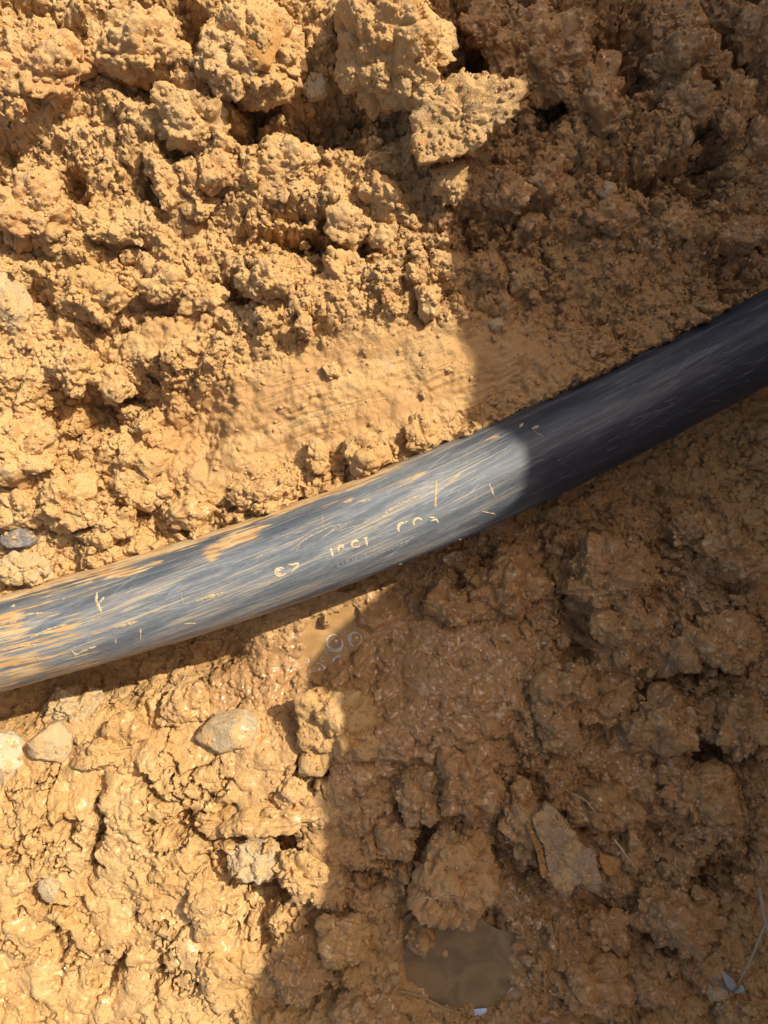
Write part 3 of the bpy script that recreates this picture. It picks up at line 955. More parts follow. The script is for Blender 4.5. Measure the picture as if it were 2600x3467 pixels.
D, W = M_CLAY_SHADE, M_CLAYW
CLODS = [
    # sunlit upper half
    ('L', 845, 150, 205, 165, 15, 'big crumbly sunlit clod near the top, just left of the largest clod', M_CLAY, .8, .5),
    ('L', 1310, 120, 205, 200, -10, 'largest sunlit clod, touching the top edge beside the big shadow', M_CLAY, .85, .5),
    ('M', 1525, 610, 68, 85, 10, 'small blocky clod hanging just below the flat clay covered slab', M_CLAY, .9, .6),
    ('L', 655, 400, 140, 120, -30, 'wedge shaped sunlit clod with a pointed right tip below the big crumbly clod', M_CLAY, .8, .4),
    ('M', 735, 570, 82, 70, 20, 'orange tinted rounded clod under the wedge shaped clod', M_ORANGE, .9, .4),
    ('M', 555, 610, 52, 125, 20, 'long finger shaped clod standing left of its twin', M_CLAY, .9, .4),
    ('M', 655, 635, 60, 115, 25, 'second finger shaped clod, between the orange clod and its left twin', M_CLAY, .9, .4),
    ('L', 440, 150, 190, 120, 5, 'broad rough clod in the top left corner area with a hollow in its face', M_CLAY, .7, .3),
    ('L', 130, 210, 150, 125, 20, 'rusty brown clod close to the top left corner', M_ORANGE, .7, .3),
    ('L', 95, 700, 130, 125, 0, 'bulky orange brown clod at the left edge, upper part', M_ORANGE, .8, .35),
    ('M', 380, 770, 115, 62, -8, 'low oblong clod right of the bulky left edge clod', M_CLAY, .7, .3),
    ('L', 960, 560, 150, 120, 10, 'wide knobbly clod mass in the middle of the sunlit upper bank', M_CLAY, .7, .3),
    ('M', 1315, 680, 125, 62, -35, 'sloping ridge shaped clod pointing down right toward the shadow', M_CLAY, .9, .5),
    ('M', 1180, 760, 85, 70, 0, 'round crumbly clod overhanging the dark hollow', M_CLAY, .9, .6),
    ('M', 1300, 800, 60, 55, 0, 'small sunlit clod beside the right end of the dark hollow', M_CLAY, .9, .5),
    ('L', 910, 940, 120, 85, 10, 'broad clod below the dark hollow', M_CLAY, .8, .4),
    ('M', 1180, 920, 95, 70, -15, 'lumpy clod below right of the dark hollow', M_CLAY, .8, .4),
    ('M', 1450, 1010, 52, 88, 5, 'wet knob of clay standing on the shadow edge above the smeared clay', W, 1.0, .6),
    ('M', 690, 1010, 90, 62, 0, 'flat topped clod above the smeared strip', M_CLAY, .8, .3),
    ('M', 560, 960, 85, 60, 15, 'mid sized clod on the upper left bank above a narrow dark gap', M_CLAY, .8, .3),
    ('L', 300, 1000, 130, 85, -15, 'oblong clod beside the pale stone at the left edge', M_CLAY, .8, .3),
    ('M', 235, 1250, 100, 85, 0, 'rounded clod above the dark hole near the left edge', M_CLAY, .9, .4),
    ('M', 380, 1290, 70, 80, 0, 'steep clod right of the dark left hole', M_CLAY, .9, .4),
    ('L', 70, 1520, 120, 140, 10, 'tall pale clod at the left edge below the dark hole', M_CLAY, .8, .35),
    ('M', 440, 1640, 105, 80, -25, 'ragged clod above the pipe in the left part', M_CLAY, .9, .4),
    ('M', 210, 1700, 115, 85, 10, 'bulging clod near the dark pebble above the pipe', M_CLAY, .9, .4),
    ('M', 60, 1720, 80, 75, 0, 'square shaped clod at the left edge above the dark pebble', M_CLAY, .9, .4),
    ('M', 90, 1930, 95, 62, 5, 'grey tinged clod touching the pipe at the far left', M_PALE, .9, .4),
    ('M', 360, 1790, 100, 55, 20, 'low clod pressed against the upper side of the pipe, left part', M_CLAY, .9, .4),
    ('S', 1075, 1545, 46, 62, 10, 'upright crumb of clay on the smeared bank casting a round shadow', M_CLAY, 1.1, .6),
    ('M', 1240, 1520, 92, 72, 15, 'crumbly lump resting on the smeared bank just above the pipe', M_CLAY, .9, .5),
    ('M', 1430, 1470, 62, 82, 5, 'lump at the right end of the row above the pipe, beside the shadow', M_CLAY, .9, .5),
    ('M', 880, 1660, 110, 55, 22, 'wet shiny lump squeezed along the upper side of the pipe', W, .8, .4),
    ('M', 640, 1740, 80, 52, 20, 'small wet lump against the upper side of the pipe, left of the shiny one', W, .8, .4),
    ('M', 470, 1560, 80, 66, 0, 'pale crumbly clod left of the smeared hollow', M_CLAY, .9, .4),
    # sunlit lower left
    ('L', 1115, 2465, 142, 145, 25, 'large cracked clod half in shade below the muddy pool', M_CLAY, .75, .35),
    ('M', 240, 2410, 130, 66, -8, 'flat clod tucked under the lower side of the pipe at the left', M_PALE, .8, .4),
    ('W', 430, 2480, 75, 70, 0, 'wet rounded clod right of the tan stone', W, .8, .35),
    ('W', 620, 2390, 110, 75, 15, 'wet glistening clod with a curled edge left of the pool', W, .7, .3),
    ('M', 330, 2560, 85, 60, 10, 'crumbly clod below right of the tan stone', M_CLAY, .8, .35),
    ('W', 870, 2780, 190, 70, 10, 'smooth wet slab of mud at the lower left centre', W, .5, .25),
    ('M', 860, 2900, 120, 85, -20, 'greyish crumbly lump beside the deep crack', M_PALE, .7, .35),
    ('M', 1000, 2960, 95, 75, 0, 'round clod by the shadow edge below the greyish lump', M_CLAY, .9, .4),
    ('W', 685, 3060, 45, 110, 5, 'narrow upright wedge of clay inside the deep crack', M_CLAY, .9, .3),
    ('M', 985, 2680, 75, 95, 30, 'sunlit ridge of clay along the upper crack', M_CLAY, .8, .35),
    ('M', 715, 3290, 60, 60, 0, 'small rough clod in the slick mud near the bottom', M_CLAY, .8, .35),
    # shade, upper right
    ('L', 1840, 170, 190, 165, -10, 'largest shaded clod at the top, right of the sunlit ones', D, .85, .5),
    ('M', 1640, 60, 75, 90, 0, 'upright shaded clod between the largest lit clod and the largest shaded clod', D, 1., .5),
    ('L', 2020, 330, 120, 140, 10, 'shaded knobbly clod right below the largest shaded clod', D, .9, .45),
    ('L', 2330, 180, 160, 85, -8, 'wide shaded clod near the top right corner', D, .9, .5),
    ('M', 2330, 330, 105, 110, 0, 'reddish shaded clod below the wide top right clod', D, .9, .5),
    ('M', 2480, 360, 75, 130, 0, 'tall shaded clod at the right, beside the reddish one', D, .9, .5),
    ('L', 2560, 90, 110, 110, 0, 'shaded clod in the top right corner', D, .9, .5),
    ('M', 2290, 60, 110, 70, 0, 'shaded clod touching the top edge left of the corner clod', D, .9, .5),
    ('M', 2570, 470, 70, 80, 0, 'shaded clod cut by the right edge in the upper part', D, .9, .5),
    ('M', 1850, 600, 85, 70, 20, 'shaded lump below right of the flat slab', D, .8, .35),
    ('M', 1720, 640, 95, 85, 0, 'grey brown shaded lump under the right end of the slab', D, .8, .35),
    ('M', 2060, 720, 100, 70, 0, 'shaded lump in the middle of the dim right bank', D, .8, .35),
    ('M', 2300, 740, 75, 60, 0, 'small shaded clod in the dim right bank', D, .8, .35),
    ('M', 2520, 790, 100, 75, 15, 'shaded clod at the right edge above the pipe', D, .8, .4),
    ('S', 2030, 1180, 60, 52, 0, 'small shaded lump just above the pipe in the dim part', D, .8, .4),
    # shade, lower right
    ('L', 1720, 2000, 160, 135, 25, 'large wet shaded clod just below the pipe', D, .8, .35),
    ('L', 2070, 1960, 175, 150, 20, 'large shaded clod right of the wet one below the pipe', D, .8, .35),
    ('L', 2480, 1880, 130, 110, 0, 'shaded clod at the right edge below the pipe', D, .9, .4),
    ('M', 2340, 1800, 85, 70, 0, 'crumbly shaded clod close under the right part of the pipe', D, .9, .4),
    ('L', 2310, 2210, 105, 105, 0, 'round shaded clod in the right middle', D, .9, .45),
    ('L', 2460, 2180, 130, 100, -10, 'rough shaded clod right of the round one', D, .9, .4),
    ('M', 2110, 2130, 110, 130, 0, 'upright shaded clod left of the round one', D, .8, .35),
    ('M', 1510, 2060, 75, 100, 30, 'orange brown shaded lump near the pool below the pipe', D, .8, .35),
    ('W', 1900, 2330, 150, 85, 20, 'low wet shaded lump in the slurry', D, .7, .3),
    ('L', 2250, 2460, 130, 120, 0, 'knobbly shaded clod at the right of the slurry', D, .8, .4),
    ('L', 2540, 2470, 110, 110, 0, 'large shaded clod cut by the right edge, lower part', D, .9, .4),
    ('M', 1900, 2470, 75, 85, 0, 'dark brown shaded clod below the slurry', D, .8, .4),
    ('L', 1580, 2660, 120, 130, 0, 'orange brown shaded clod left of the flat rock', D, .8, .35),
    ('M', 1420, 2700, 85, 100, 10, 'narrow shaded clod beside the shadow edge, lower middle', D, .8, .35),
    ('M', 1340, 2830, 80, 85, 0, 'shaded crumbly lump left of the lobed clump', D, .8, .35),
    ('L', 1540, 2990, 165, 165, -10, 'big lobed clump of brown clay overhanging the bottom pool', M_ORANGE, .8, .55),
    ('M', 1415, 3180, 62, 66, 20, 'pointed small clod at the top left of the bottom pool', D, .9, .6),
    ('L', 1780, 2780, 95, 150, 15, 'tall clod leaning against the left side of the flat rock', D, .8, .35),
    ('L', 2030, 2740, 160, 90, -20, 'broad brown clod with roots behind the flat rock', D, .7, .3),
    ('M', 2140, 2850, 48, 100, 8, 'narrow clod with an orange face right of the flat rock', M_ORANGE, .9, .4),
    ('L', 2390, 2700, 150, 110, -15, 'wide shaded clod in the lower right', D, .7, .3),
    ('L', 2300, 3110, 160, 110, -20, 'rough shaded clod left of the twig', D, .7, .3),
    ('L', 2010, 3330, 150, 100, -15, 'shaded clod at the bottom right of the pool', D, .8, .35),
    ('M', 2060, 3160, 100, 70, -20, 'shaded lump below the flat rock', D, .8, .35),
    ('M', 2200, 3350, 140, 80, -10, 'flat shaded clod at the bottom edge left of the leaves', D, .8, .4),
    ('M', 2520, 3430, 90, 70, 0, 'shaded clod in the bottom right corner under the twig', D, .8, .35),
    ('L', 1000, 3300, 100, 120, 0, 'shaded clod just right of the bottom shadow edge', D, .8, .35),
    ('M', 1170, 3200, 110, 90, -20, 'wet yellow brown lump left of the bottom pool', W, .8, .35),
    ('L', 1240, 3430, 130, 60, 0, 'low shaded clod at the bottom edge left of the root', D, .7, .3),
    ('M', 1890, 3440, 90, 55, 0, 'shaded clod at the bottom edge right of the pool', D, .9, .4),
]
for n_, c in enumerate(CLODS):
    c = list(c)
    if c[7] is D and n_ % 5 in (1, 3):
        c[7] = M_CLAY_SHADE_O
    clod(*c)


def stone(px, py, rx, ry, rot, label, mat, seed, hfrac=.8, sink=.3, facets=12, sub=5, rough_=1.0, name='stone', cat='stone', z=None):
    m = stone_mesh('stone', seed, .5 * (rx + ry) * K, sub, facets, rough_)
    return place(name, m, px, py, rx * 1.15, ry * 1.15, rot, hfrac, sink - .22, mat, label, cat, 'stones lying in the clay', z=z)


stone(172, 2518, 74, 72, 15, 'tan angular stone lying below the left end of the pipe', M_STONE_T, 1, .9, .45, 14)
stone(765, 2490, 105, 82, 10, 'wet glistening grey stone below the left half of the pipe', M_STONE_G, 2, .7, .4, 14)
stone(5, 2590, 80, 105, 5, 'whitish stone cut by the left edge below the pipe', M_STONE_W, 3, .7, .4, 14)
stone(15, 1010, 62, 95, 15, 'pale smooth stone cut by the left edge above the pipe', M_STONE_T, 4, .8, .4)
stone(62, 1822, 56, 40, 8, 'dark grey pebble near the left edge just above the pipe', M_STONE_D, 5, .8, .4)
stone(1228, 1572, 44, 46, 0, 'pale blocky pebble sitting at the upper edge of the pipe', M_STONE_T, 6, 1.0, .6, 10)
stone(1072, 288, 50, 36, 35, 'pale pointed chip of stone between the two big lit clods', M_PALE, 7, .8, .35)
stone(170, 3010, 34, 34, 0, 'small grey pebble pressed into the wet crust at the lower left', M_STONE_G, 8, .8, .3, 8, 4)
stone(1325, 3290, 26, 34, 20, 'small shiny amber pebble by the wet lump at the bottom', M_STONE_T, 9, .9, .4, 8, 4)
stone(2432, 3362, 36, 36, 0, 'round pinkish pebble beside the grey leaves', M_STONE_T, 10, .8, .4, 8, 4)
stone(2060, 640, 30, 26, 10, 'small dull pebble in the dim right bank', M_STONE_T, 11, .8, .5, 9, 4)
stone(1685, 1100, 24, 20, 10, 'tiny square pebble in the shaded smeared clay', M_STONE_T, 12, .8, .5, 9, 4)
stone(880, 150, 60, 62, 20, 'flat ochre chip stuck on the face of the big crumbly clod', M_OCHRE, 13, .5, .2, 10, 5, z=.045)


# slabs: outlines in photo pixels, built thick with a rough broken surface
def slab(name, outline, ztop, thick, slope, mat, seed, parent=None, roughness=.0016, **props):
    pts = np.array(outline, float)
    c0 = pts.mean(0)
    n = 140
    per = np.concatenate([pts, pts[:1]])
    seg = np.hypot(*np.diff(per, axis=0).T)
    cum = np.concatenate([[0], np.cumsum(seg)])
    tq = np.linspace(0, cum[-1], n, endpoint=False)
    ring = np.stack([np.interp(tq, cum, per[:, 0]), np.interp(tq, cum, per[:, 1])], -1)
    wob = 9 * fbm2(ring[:, 0] / 60., ring[:, 1] / 60., seed + 9, 4, .6) + 5 * fbm2(ring[:, 0] / 14., ring[:, 1] / 14., seed + 10, 2)
    rdir = ring - c0
    ring = ring + rdir / np.hypot(rdir[:, 0], rdir[:, 1])[:, None] * (wob * min(1, np.ptp(pts[:, 0]) / 200.))[:, None]
    prof = [(0.02, 0.0), *[(q / 26, 0.0) for q in range(1, 25)], (.965, -.03), (.99, -.12), (1.0, -.3), (1.02, -.55), (1.0, -.8), (.95, -1.0), (.5, -1.0)]
    vs = []
    for (s_, d_) in prof:
        for q in range(n):
            x, y = c0 + (ring[q] - c0) * s_
            z = ztop + d_ * thick + ((x - c0[0]) * slope[0] + (c0[1] - y) * slope[1]) * K
            p = P(x, y, z)
            vs.append((p.x, p.y, p.z))
    vs = np.array(vs, F)
    org = np.array(P(c0[0], c0[1], ztop), F)
    ctr = vs.mean(0)
    dirn = vs - ctr
    dirn /= np.linalg.norm(dirn, axis=1)[:, None] + 1e-6
    dirn[:, 2] += .8
    dirn /= np.linalg.norm(dirn, axis=1)[:, None]
    dsp = roughness * (1.9 * fbm3(vs / .014, seed, 5, .62) + .7 * np.clip(.4 + fbm3(vs / .02, seed + 7, 2), 0, 1) * (lumps3(vs / .005, seed + 4) - .3) + .8 * (lumps3(vs / .0026, seed + 5) - .3))
    vs = vs + dirn * dsp[:, None] - org
    m = len(prof)
    ix_ = np.arange(m * n).reshape(m, n)
    jx_ = np.roll(ix_, -1, axis=1)
    q4 = np.stack([ix_[:-1], ix_[1:], jx_[1:], jx_[:-1]], -1).reshape(-1, 4)
    me_ = np_mesh(name, vs, q4[:, ::-1])
    bm = bmesh.new()
    bm.from_mesh(me_)
    bm.verts.ensure_lookup_table()
    bm.faces.new([bm.verts[i] for i in range(n)])
    bmesh.ops.recalc_face_normals(bm, faces=bm.faces[:])
    bm.to_mesh(me_)
    bm.free()
    o = link(name, me_, mat, parent, **props)
    o.location = org if parent is None else Vector(org) - parent.location
    return o


big_slab = slab('rock_slab', [(1405, 330), (1430, 300), (1500, 285), (1560, 262), (1640, 258), (1700, 275), (1765, 260), (1785, 310), (1770, 370), (1700, 420), (1640, 470), (1600, 520), (1500, 540), (1420, 560), (1390, 480), (1395, 400)],
                .056, .028, (.10, .25), M_CLAY, 21, None, .0022, label='flat slab of rock coated in clay, crossing from sunlight into the big shadow', category='rock', group='stones lying in the clay')
slab('bare_patch', [(1700, 275), (1745, 268), (1752, 295), (1735, 330), (1712, 318), (1695, 295)], .0615, .005, (.10, .25), M_STONE_W, 22, big_slab, .0008)
rock = slab('flat_rock', [(1795, 2765), (1850, 2722), (1900, 2760), (1955, 2838), (2020, 2882), (2030, 2950), (2046, 2985), (2022, 3018), (1955, 2992), (1918, 3030), (1882, 3008), (1850, 2955), (1838, 2880), (1815, 2810)],
            .002, .022, (-.05, -.25), M_PLATE, 23, None, .0018, label='flat greyish rock with an orange broken edge, lying in the shade at the lower right', category='rock', group='stones lying in the clay')
slab('ochre_edge', [(1780, 2785), (1797, 2768), (1815, 2812), (1838, 2882), (1850, 2955), (1884, 3008), (1860, 2990), (1830, 2960), (1820, 2900), (1800, 2840)], .000, .020, (-.05, -.25), M_OCHRE, 24, rock, .0012)
slab('ochre_chip', [(2028, 2885), (2060, 2895), (2098, 2905), (2092, 2945), (2075, 2970), (2045, 2960), (2030, 2930)], -.001, .014, (0, -.1), M_OCHRE, 25, None, .0007,
     label='small orange chip of stone against the right side of the flat rock', category='stone', group='stones lying in the clay')

# loose crumbs
rnd = random.Random(42)
pr = np.random.RandomState(4)
cnt = 0
while cnt < 290:
    px, py = rnd.uniform(0, 2600), rnd.uniform(0, 3467)
    x, y = (px - 1300) * K, (1733.5 - py) * K
    s = float(pipe_s(x, y))
    if -1.3 * PIPE_R < s < 1.12 * PIPE_R:
        continue
    i, j = int(np.searchsorted(gy, y)), int(np.searchsorted(gx, x))
    if smear[i, j] > .35 and rnd.random() < .85 or w1[i, j] > .1 or w2[i, j] > .1 or crust[i, j] > .4 and rnd.random() < .7 or slurry[i, j] > .4 and rnd.random() < .6:
        continue
    r = rnd.choice([9, 11, 13, 15, 18, 22, 27, 34])
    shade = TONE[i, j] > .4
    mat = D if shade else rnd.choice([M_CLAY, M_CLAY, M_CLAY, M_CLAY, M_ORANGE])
    lab = 'small brown clay crumb lying loose among the damp shaded clods' if shade else 'small tan clay crumb lying loose among the dry clods'
    proto = PROTO['C'] if r < 20 else PROTO['S']
    zz = gz(x, y)
    q_ = r * K / (PSIZE['C'] if r < 20 else PSIZE['S'])
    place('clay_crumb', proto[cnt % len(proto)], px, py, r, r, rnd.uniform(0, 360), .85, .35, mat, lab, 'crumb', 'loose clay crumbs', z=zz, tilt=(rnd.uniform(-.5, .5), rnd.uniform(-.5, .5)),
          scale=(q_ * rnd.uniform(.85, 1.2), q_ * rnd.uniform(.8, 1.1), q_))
    cnt += 1


# grit: the countless grains lying on everything
bpy.context.view_layer.update()
dg = bpy.context.evaluated_depsgraph_get()
gv, gf = ICO[2]
gshape = []
for q in range(24):
    r_ = 1 + .30 * fbm3(gv * 1.5 + 3 * q, 700 + q, 2)
    gshape.append((gv * r_[:, None] * np.array([1, rnd.uniform(.65, 1), rnd.uniform(.6, .9)], F)).astype(F))
bins = {False: ([], 0), True: ([], 0)}
gpts = {False: [], True: []}
tries = 0
while len(gpts[False]) + len(gpts[True]) < 20000 and tries < 80000:
    tries += 1
    x, y = rnd.uniform(-.285, .285), rnd.uniform(-.375, .375)
    i, j = int(np.searchsorted(gy, y)), int(np.searchsorted(gx, x))
    keep = 1 - .88 * smear[i, j] - .5 * crust[i, j] - .6 * slurry[i, j] - w1[i, j] - w2[i, j]
    if rnd.random() > keep:
        continue
    hit, loc, nor, _, ob, _ = SC.ray_cast(dg, Vector((x, y, .4)), Vector((0, 0, -1)))
    if not hit or nor.z < .25:
        continue
    if ob.parent is pipe:
        s_ = float(pipe_s(x, y)) / PIPE_R
        if rnd.random() > (.35 if s_ > .55 and x < .04 else .03):
            continue
    rr = .00042 + .0017 * rnd.random() ** 3.2
    gpts[bool(TONE[i, j] > .4)].append((loc.x, loc.y, loc.z + .25 * rr, rr, rnd.uniform(0, 6.28), rnd.uniform(-1, 1)))
for shade_, mat_, lab in ((False, M_CLAY, 'fine tan clay grit strewn over the dry clods and the bank'), (True, M_CLAY_SHADE, 'fine brown clay grit strewn over the damp shaded clods of the trench')):
    vv, ff = [], []
    for n_, (x, y, z, rr, a, b) in enumerate(gpts[shade_]):
        g_ = gshape[n_ % 24] * F(rr)
        ca_, sa_, cb_, sb_ = math.cos(a), math.sin(a), math.cos(b), math.sin(b)
        m_ = np.array([[ca_, -sa_ * cb_, sa_ * sb_], [sa_, ca_ * cb_, -ca_ * sb_], [0, sb_, cb_]], F)
        vv.append(g_ @ m_.T + np.array([x, y, z], F))
        ff.append(gf + n_ * len(gv))
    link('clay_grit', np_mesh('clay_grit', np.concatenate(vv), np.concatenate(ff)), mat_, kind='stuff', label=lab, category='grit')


# ------------------------------------------------------------------ water
def water_material(name, col):
    k = NT(name)
    pos = k.n('ShaderNodeNewGeometry').outputs['Position']
    n1 = k.noise(pos, 60, 4, .55, .8)
    k.l(k.mix(k.ramp(n1, .35, .65), rgb(*col), rgb(*[c * .72 for c in col])), k.b.inputs['Base Color'])
    k.b.inputs['Roughness'].default_value = .08
    k.b.inputs['Specular IOR Level'].default_value = .3
    k.b.inputs['IOR'].default_value = 1.33
    bp = k.n('ShaderNodeBump')
    bp.inputs['Strength'].default_value = .5
    bp.inputs['Distance'].default_value = 1.0
    k.l(k.math('MULTIPLY', k.noise(pos, 55, 2, .5), .0012), bp.inputs['Height'])
    k.l(bp.outputs[0], k.b.inputs['Normal'])
    return k.m


M_W1 = water_material('muddy_water', (.44, .25, .09))
M_W2 = water_material('murky_water', (.25, .155, .068))


def pool(name, cx, cy, rx, ry, z, mat, seed):
    bm = bmesh.new()
    n = 72
    vs = []
    for q in range(n):
        a = 2 * math.pi * q / n
        k_ = 1 + .12 * math.sin(3 * a + seed) + .08 * math.sin(5 * a + 2 * seed)
        vs.append(bm.verts.new(P(cx + rx * k_ * math.cos(a), cy + ry * k_ * math.sin(a), z)))
    bm.faces.new(vs)
    bmesh.ops.recalc_face_normals(bm, faces=bm.faces[:])
    me_ = bpy.data.meshes.new(name)
    bm.to_mesh(me_)
    bm.free()
    if me_.polygons[0].normal.z < 0:
        me_.flip_normals()
    return link(name, me_, mat, kind='structure')


pool('muddy_pool', 1120, 2225, 235, 205, WATER1, M_W1, 1)
pool('muddy_pool', 1570, 3340, 320, 270, WATER2, M_W2, 2)


def film_material():
    k = NT('bubble_film')
    out = k.t.nodes['Material Output']
    tr = k.n('ShaderNodeBsdfTransparent')
    gl = k.n('ShaderNodeBsdfGlossy')
    gl.inputs['Roughness'].default_value = .03
    lw = k.n('ShaderNodeLayerWeight')
    lw.inputs['Blend'].default_value = .35
    mx = k.n('ShaderNodeMixShader')
    k.l(k.ramp(lw.outputs['Facing'], .1, 1.0, .05, .8), mx.inputs[0])
    k.l(tr.outputs[0], mx.inputs[1])
    k.l(gl.outputs[0], mx.inputs[2])
    k.l(mx.outputs[0], out.inputs['Surface'])
    return k.m


M_FILM = film_material()
M_RIM = solid('glint_rim', (.55, .50, .43), .12, .6)  # pale colour stands in for sky reflected on the wet rim


def bubble(px, py, r, label, z=WATER1):
    o = link('water_bubble', None, label=label, category='bubble', group='bubbles on the muddy pool')
    p = P(px, py, z)
    o.location = p
    R_ = r * K
    bm = bmesh.new()
    bmesh.ops.create_uvsphere(bm, u_segments=40, v_segments=24, radius=R_)
    bmesh.ops.delete(bm, geom=[v for v in bm.verts if v.co.z < -R_ * .05], context='VERTS')
    for v in bm.verts:
        v.co.z *= .8
    me_ = bpy.data.meshes.new('film_dome')
    bm.to_mesh(me_)
    bm.free()
    for q in me_.polygons:
        q.use_smooth = True
    link('film_dome', me_, M_FILM, o)
    # the raised wet collar round the film, its sky reflection painted pale
    nr, nt = 56, 10
    vs, fs = [], []
    rn = random.Random(int(px))
    ph = rn.random() * 6
    for i in range(nr):
        a = 2 * math.pi * i / nr
        t_ = R_ * (.15 + .11 * math.sin(a + ph) + .06 * math.sin(2 * a + 3 * ph) + .03 * math.sin(5 * a))
        for j in range(nt):
            b = 2 * math.pi * j / nt
            rr = R_ * (1.03 + .05 * math.sin(2 * a + ph) + .03 * math.sin(3 * a - ph)) + t_ * math.cos(b)
            vs.append((rr * math.cos(a), rr * math.sin(a), .4 * t_ * math.sin(b)))
    for i in range(nr):
        for j in range(nt):
            fs.append((i * nt + j, ((i + 1) % nr) * nt + j, ((i + 1) % nr) * nt + (j + 1) % nt, i * nt + (j + 1) % nt))
    me_ = bpy.data.meshes.new('glint_rim')
    me_.from_pydata(vs, [], fs)
    for q in me_.polygons:
        q.use_smooth = True
    link('glint_rim', me_, M_RIM, o)


bubble(1132, 2176, 29, 'middle bubble of the three on the muddy pool, on the tip of the sunlit patch')
bubble(1203, 2164, 23, 'bubble farthest right on the muddy pool, wholly in the shade')
bubble(1075, 2272, 28, 'lowest bubble on the muddy pool, with a thick pale rim')
bubble(1113, 2205, 11, 'tiny bubble between the middle and lowest bubbles on the muddy pool')
for bx_, by_, br_ in ((1036, 2236, 9), (1022, 2262, 7), (1046, 2312, 9), (1012, 2292, 6), (1092, 2232, 8), (1160, 2140, 7), (1172, 2196, 6)):
    bubble(bx_, by_, br_, 'tiny froth bubble among the larger bubbles on the muddy pool')
bubble(1745, 3372, 26, 'amber bubble at the right side of the bottom pool', WATER2)


# ------------------------------------------------------------------ twig, leaves, roots, painted sky glints
def tube(name, pts, radii, mat, parent=None, seg=10, wob=.0, seed=0, **props):
    """a tapered stem along world points"""
    pts = [Vector(p) for p in pts]
    dense, rd = [], []
    for i in range(len(pts) - 1):
        p0, p1, p2, p3 = pts[max(0, i - 1)], pts[i], pts[i + 1], pts[min(len(pts) - 1, i + 2)]
        for q in range(10):
            t = q / 10
            dense.append(.5 * ((2 * p1) + (p2 - p0) * t + (2 * p0 - 5 * p1 + 4 * p2 - p3) * t * t + (3 * p1 - p0 - 3 * p2 + p3) * t ** 3))
            rd.append(radii[i] + (radii[i + 1] - radii[i]) * t)
    dense.append(pts[-1])
    rd.append(radii[-1])
    rn = random.Random(seed)
    vs, fs = [], []
    for i, p in enumerate(dense):
        t = (dense[min(i + 1, len(dense) - 1)] - dense[max(0, i - 1)]).normalized()
        a = t.cross(Vector((0, 0, 1))).normalized()
        b = a.cross(t)
        off = Vector((rn.uniform(-1, 1), rn.uniform(-1, 1), 0)) * wob
        for j in range(seg):
            c = 2 * math.pi * j / seg
            vs.append(p + off + (a * math.cos(c) + b * math.sin(c)) * rd[i] * (1 + rn.uniform(-.12, .12)))
    n = len(dense)
    for i in range(n - 1):
        for j in range(seg):
            fs.append((i * seg + j, i * seg + (j + 1) % seg, (i + 1) * seg + (j + 1) % seg, (i + 1) * seg + j))
    fs.append(tuple(range(seg))[::-1])
    fs.append(tuple((n - 1) * seg + j for j in range(seg)))
    org = Vector((0, 0, 0)) if parent else dense[0]
    me_ = bpy.data.meshes.new(name)
    me_.from_pydata([tuple(v - org) for v in vs], [], fs)
    for q in me_.polygons:
        q.use_smooth = True
    o = link(name, me_, mat, parent, **props)
    if not parent:
        o.location = org
    return o


M_TWIG = solid('dry_stem', (.34, .26, .165), .7, .3, .0006, 500)
M_LEAF = solid('grey_leaf', (.29, .30, .27), .5, .4, .0002, 300)
M_LEAFB = solid('dry_leaf', (.19, .14, .10), .7, .3, .0004, 300)
M_ROOT = solid('root_skin', (.40, .25, .12), .7, .3, .0006, 500)
M_HAIR = solid('root_hair', (.55, .38, .18), .6, .3)


def Gp(px, py, lift):
    z0 = float(macro(np.array((px - 1300) * K), np.array((1733.5 - py) * K)))
    q = P(px, py, z0)
    return P(px, py, max(gz(q.x, q.y), z0 - .006) + lift)


tw = link('dry_twig', None, label='thin dry forked twig with narrow grey leaves at the lower right corner', category='twig')
tube('stem', [P(2570, 3005, .018), P(2582, 3070, .016), P(2594, 3125, .014), P(2625, 3200, .008), P(2660, 3290, .002)], [.0012, .0012, .0013, .0012, .001], M_TWIG, tw, wob=.0001, seed=1)
tube('branch', [P(2594, 3122, .014), P(2570, 3180, .012), P(2538, 3255, .009), P(2507, 3314, .004), P(2488, 3362, .000)], [.0010, .0008, .0008, .0008, .0007], M_TWIG, tw, wob=.0001, seed=2)
tube('branch', [P(2594, 3122, .014), P(2600, 3160, .014), P(2612, 3230, .010)], [.0009, .0008, .0006], M_TWIG, tw, seed=3)


def leaf(name, a, b, wid, mat, parent, bend=.002, fold=.25):
    a, b = Vector(a), Vector(b)
    t = (b - a).normalized()
    s = t.cross(Vector((0, 0, 1))).normalized()
    vs, fs = [], []
    n = 16
    for i in range(n + 1):
        f_ = i / n
        w_ = wid * (math.sin(math.pi * (f_ ** .8)) * .96 + .04)
        c = a + (b - a) * f_ + Vector((0, 0, bend * math.sin(math.pi * f_)))
        for q in (-1, -.5, 0, .5, 1):
            vs.append(c + s * w_ * q + Vector((0, 0, abs(q) * w_ * fold)))
    for i in range(n):
        for q in range(4):
            fs.append((i * 5 + q, i * 5 + q + 1, i * 5 + q + 6, i * 5 + q + 5))
    me_ = bpy.data.meshes.new(name)
    me_.from_pydata([tuple(v) for v in vs], [], fs)
    for q in me_.polygons:
        q.use_smooth = True
    o = link(name, me_, mat, parent)
    md = o.modifiers.new('thick', 'SOLIDIFY')
    md.thickness = .0002
    return o


leaf('leaf', P(2488, 3352, .004), P(2444, 3288, .012), .0030, M_LEAF, tw)
leaf('leaf', P(2488, 3360, .002), P(2414, 3306, .006), .0022, M_LEAFB, tw)
leaf('leaf', P(2490, 3360, .002), P(2514, 3336, .008), .0026, M_LEAF, tw)

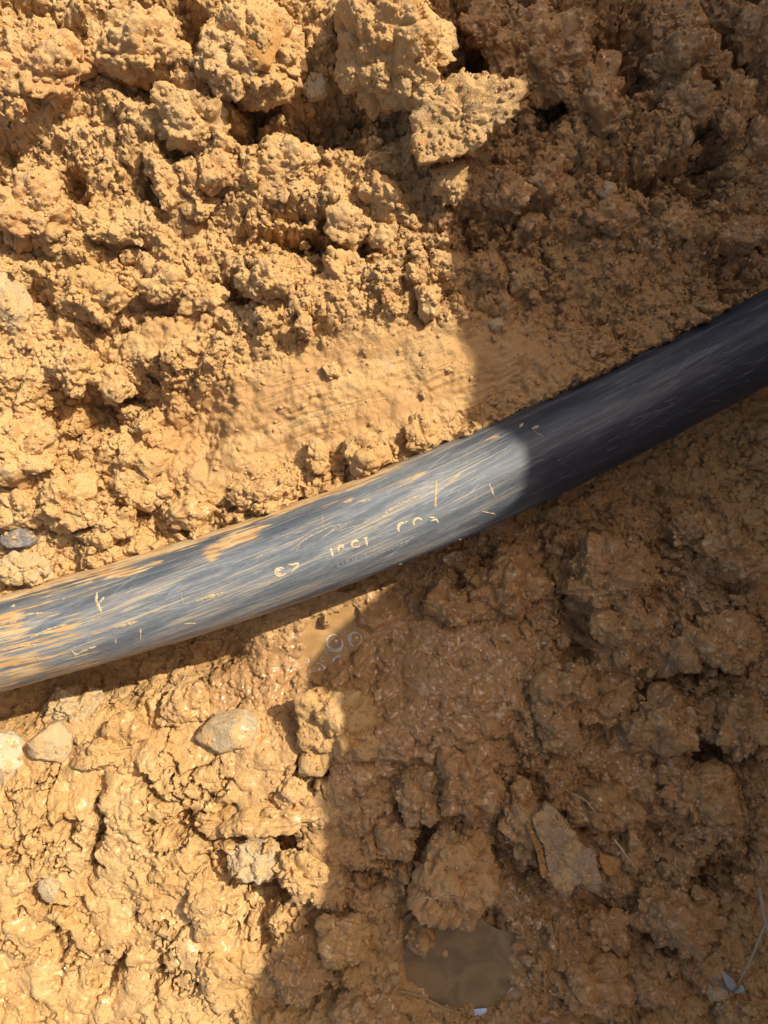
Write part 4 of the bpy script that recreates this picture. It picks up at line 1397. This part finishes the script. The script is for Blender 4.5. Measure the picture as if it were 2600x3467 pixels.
tube('plant_root', [Gp(1272, 3318, .001), Gp(1327, 3352, .002), Gp(1381, 3360, .0025), P(1445, 3383, WATER2 + .003), P(1504, 3412, WATER2 + .003), P(1582, 3436, WATER2 + .002)], [.0012, .0011, .0010, .0009, .0009, .0006], M_ROOT, wob=.00015, seed=4,
     label='brown root lying along the lower left rim of the bottom pool', category='root', group='roots in the clay')
tube('plant_root', [P(1938, 2686, .002), P(1983, 2711, .006), P(2005, 2738, .007), P(2030, 2765, .004)], [.0006, .0006, .0005, .0004], M_ROOT, wob=.0001, seed=5,
     label='thin pale root above the flat rock, on the broad brown clod', category='root', group='roots in the clay')
tube('plant_root', [P(2080, 2842, .004), P(2103, 2872, .007), P(2126, 2905, .007), P(2148, 2936, .003)], [.0006, .0006, .0005, .0004], M_HAIR, wob=.0001, seed=6,
     label='thin straw coloured root right of the flat rock by the narrow clod', category='root', group='roots in the clay')
tube('plant_root', [P(1400, 3052, .004), P(1440, 3038, .012), P(1470, 3044, .013), P(1505, 3026, .012), P(1530, 3030, .006)], [.0003, .0004, .0004, .0003, .0002], M_HAIR, wob=.0001, seed=7,
     label='hair thin root across the big lobed clump', category='root', group='roots in the clay')
tube('root_hair', [P(1690, 255, .062), P(1706, 238, .070), P(1714, 222, .076), P(1710, 208, .080)], [.00022, .0002, .00018, .00012], M_HAIR, seed=8,
     label='fine curly hair root sticking up from the top edge of the clay covered slab', category='root', group='roots in the clay')
tube('root_hair', [P(1748, 262, .060), P(1742, 246, .066), P(1750, 232, .070)], [.0002, .00018, .00012], M_HAIR, seed=9,
     label='short hair root at the right corner of the clay covered slab', category='root', group='roots in the clay')

M_GLINT = solid('pale_glint', (.50, .56, .64), .35, .4)  # bluish white painted in for sky reflected off wet mud


def glint(px, py, rx, ry, rot, z, label):
    n, vs, fs = 28, [], []
    a_ = math.radians(rot)
    for k_, zz in ((1.0, 0), (.93, .0008), (.6, .0012), (.05, .0014)):
        for q in range(n):
            c = 2 * math.pi * q / n
            e = k_ * (1 + .12 * math.sin(2 * c + 1) + .06 * math.sin(5 * c))
            x, y = rx * e * math.cos(c), ry * e * math.sin(c)
            p = P(px + x * math.cos(a_) - y * math.sin(a_), py + x * math.sin(a_) + y * math.cos(a_), z + zz)
            vs.append(tuple(p - P(px, py, z)))
    for r_ in range(3):
        for q in range(n):
            fs.append((r_ * n + q, (r_ + 1) * n + q, (r_ + 1) * n + (q + 1) % n, r_ * n + (q + 1) % n))
    fs.append(tuple(range(3 * n, 4 * n))[::-1])
    me_ = bpy.data.meshes.new('sky_glint')
    me_.from_pydata(vs, [], fs)
    for q in me_.polygons:
        q.use_smooth = True
    if me_.polygons[0].normal.z < 0:
        me_.flip_normals()
    o = link('sky_glint', me_, M_GLINT, label=label, category='scrap')
    o.location = P(px, py, z)


glint(1626, 3428, 34, 17, -10, WATER2 + .0005, 'pale bluish white sky reflection, modelled as a thin disc, at the bottom of the lower pool')
glint(1138, 2230, 17, 7, -35, WATER1 + .0005, 'pale pointed reflection modelled as a thin disc between the bubbles on the muddy pool')
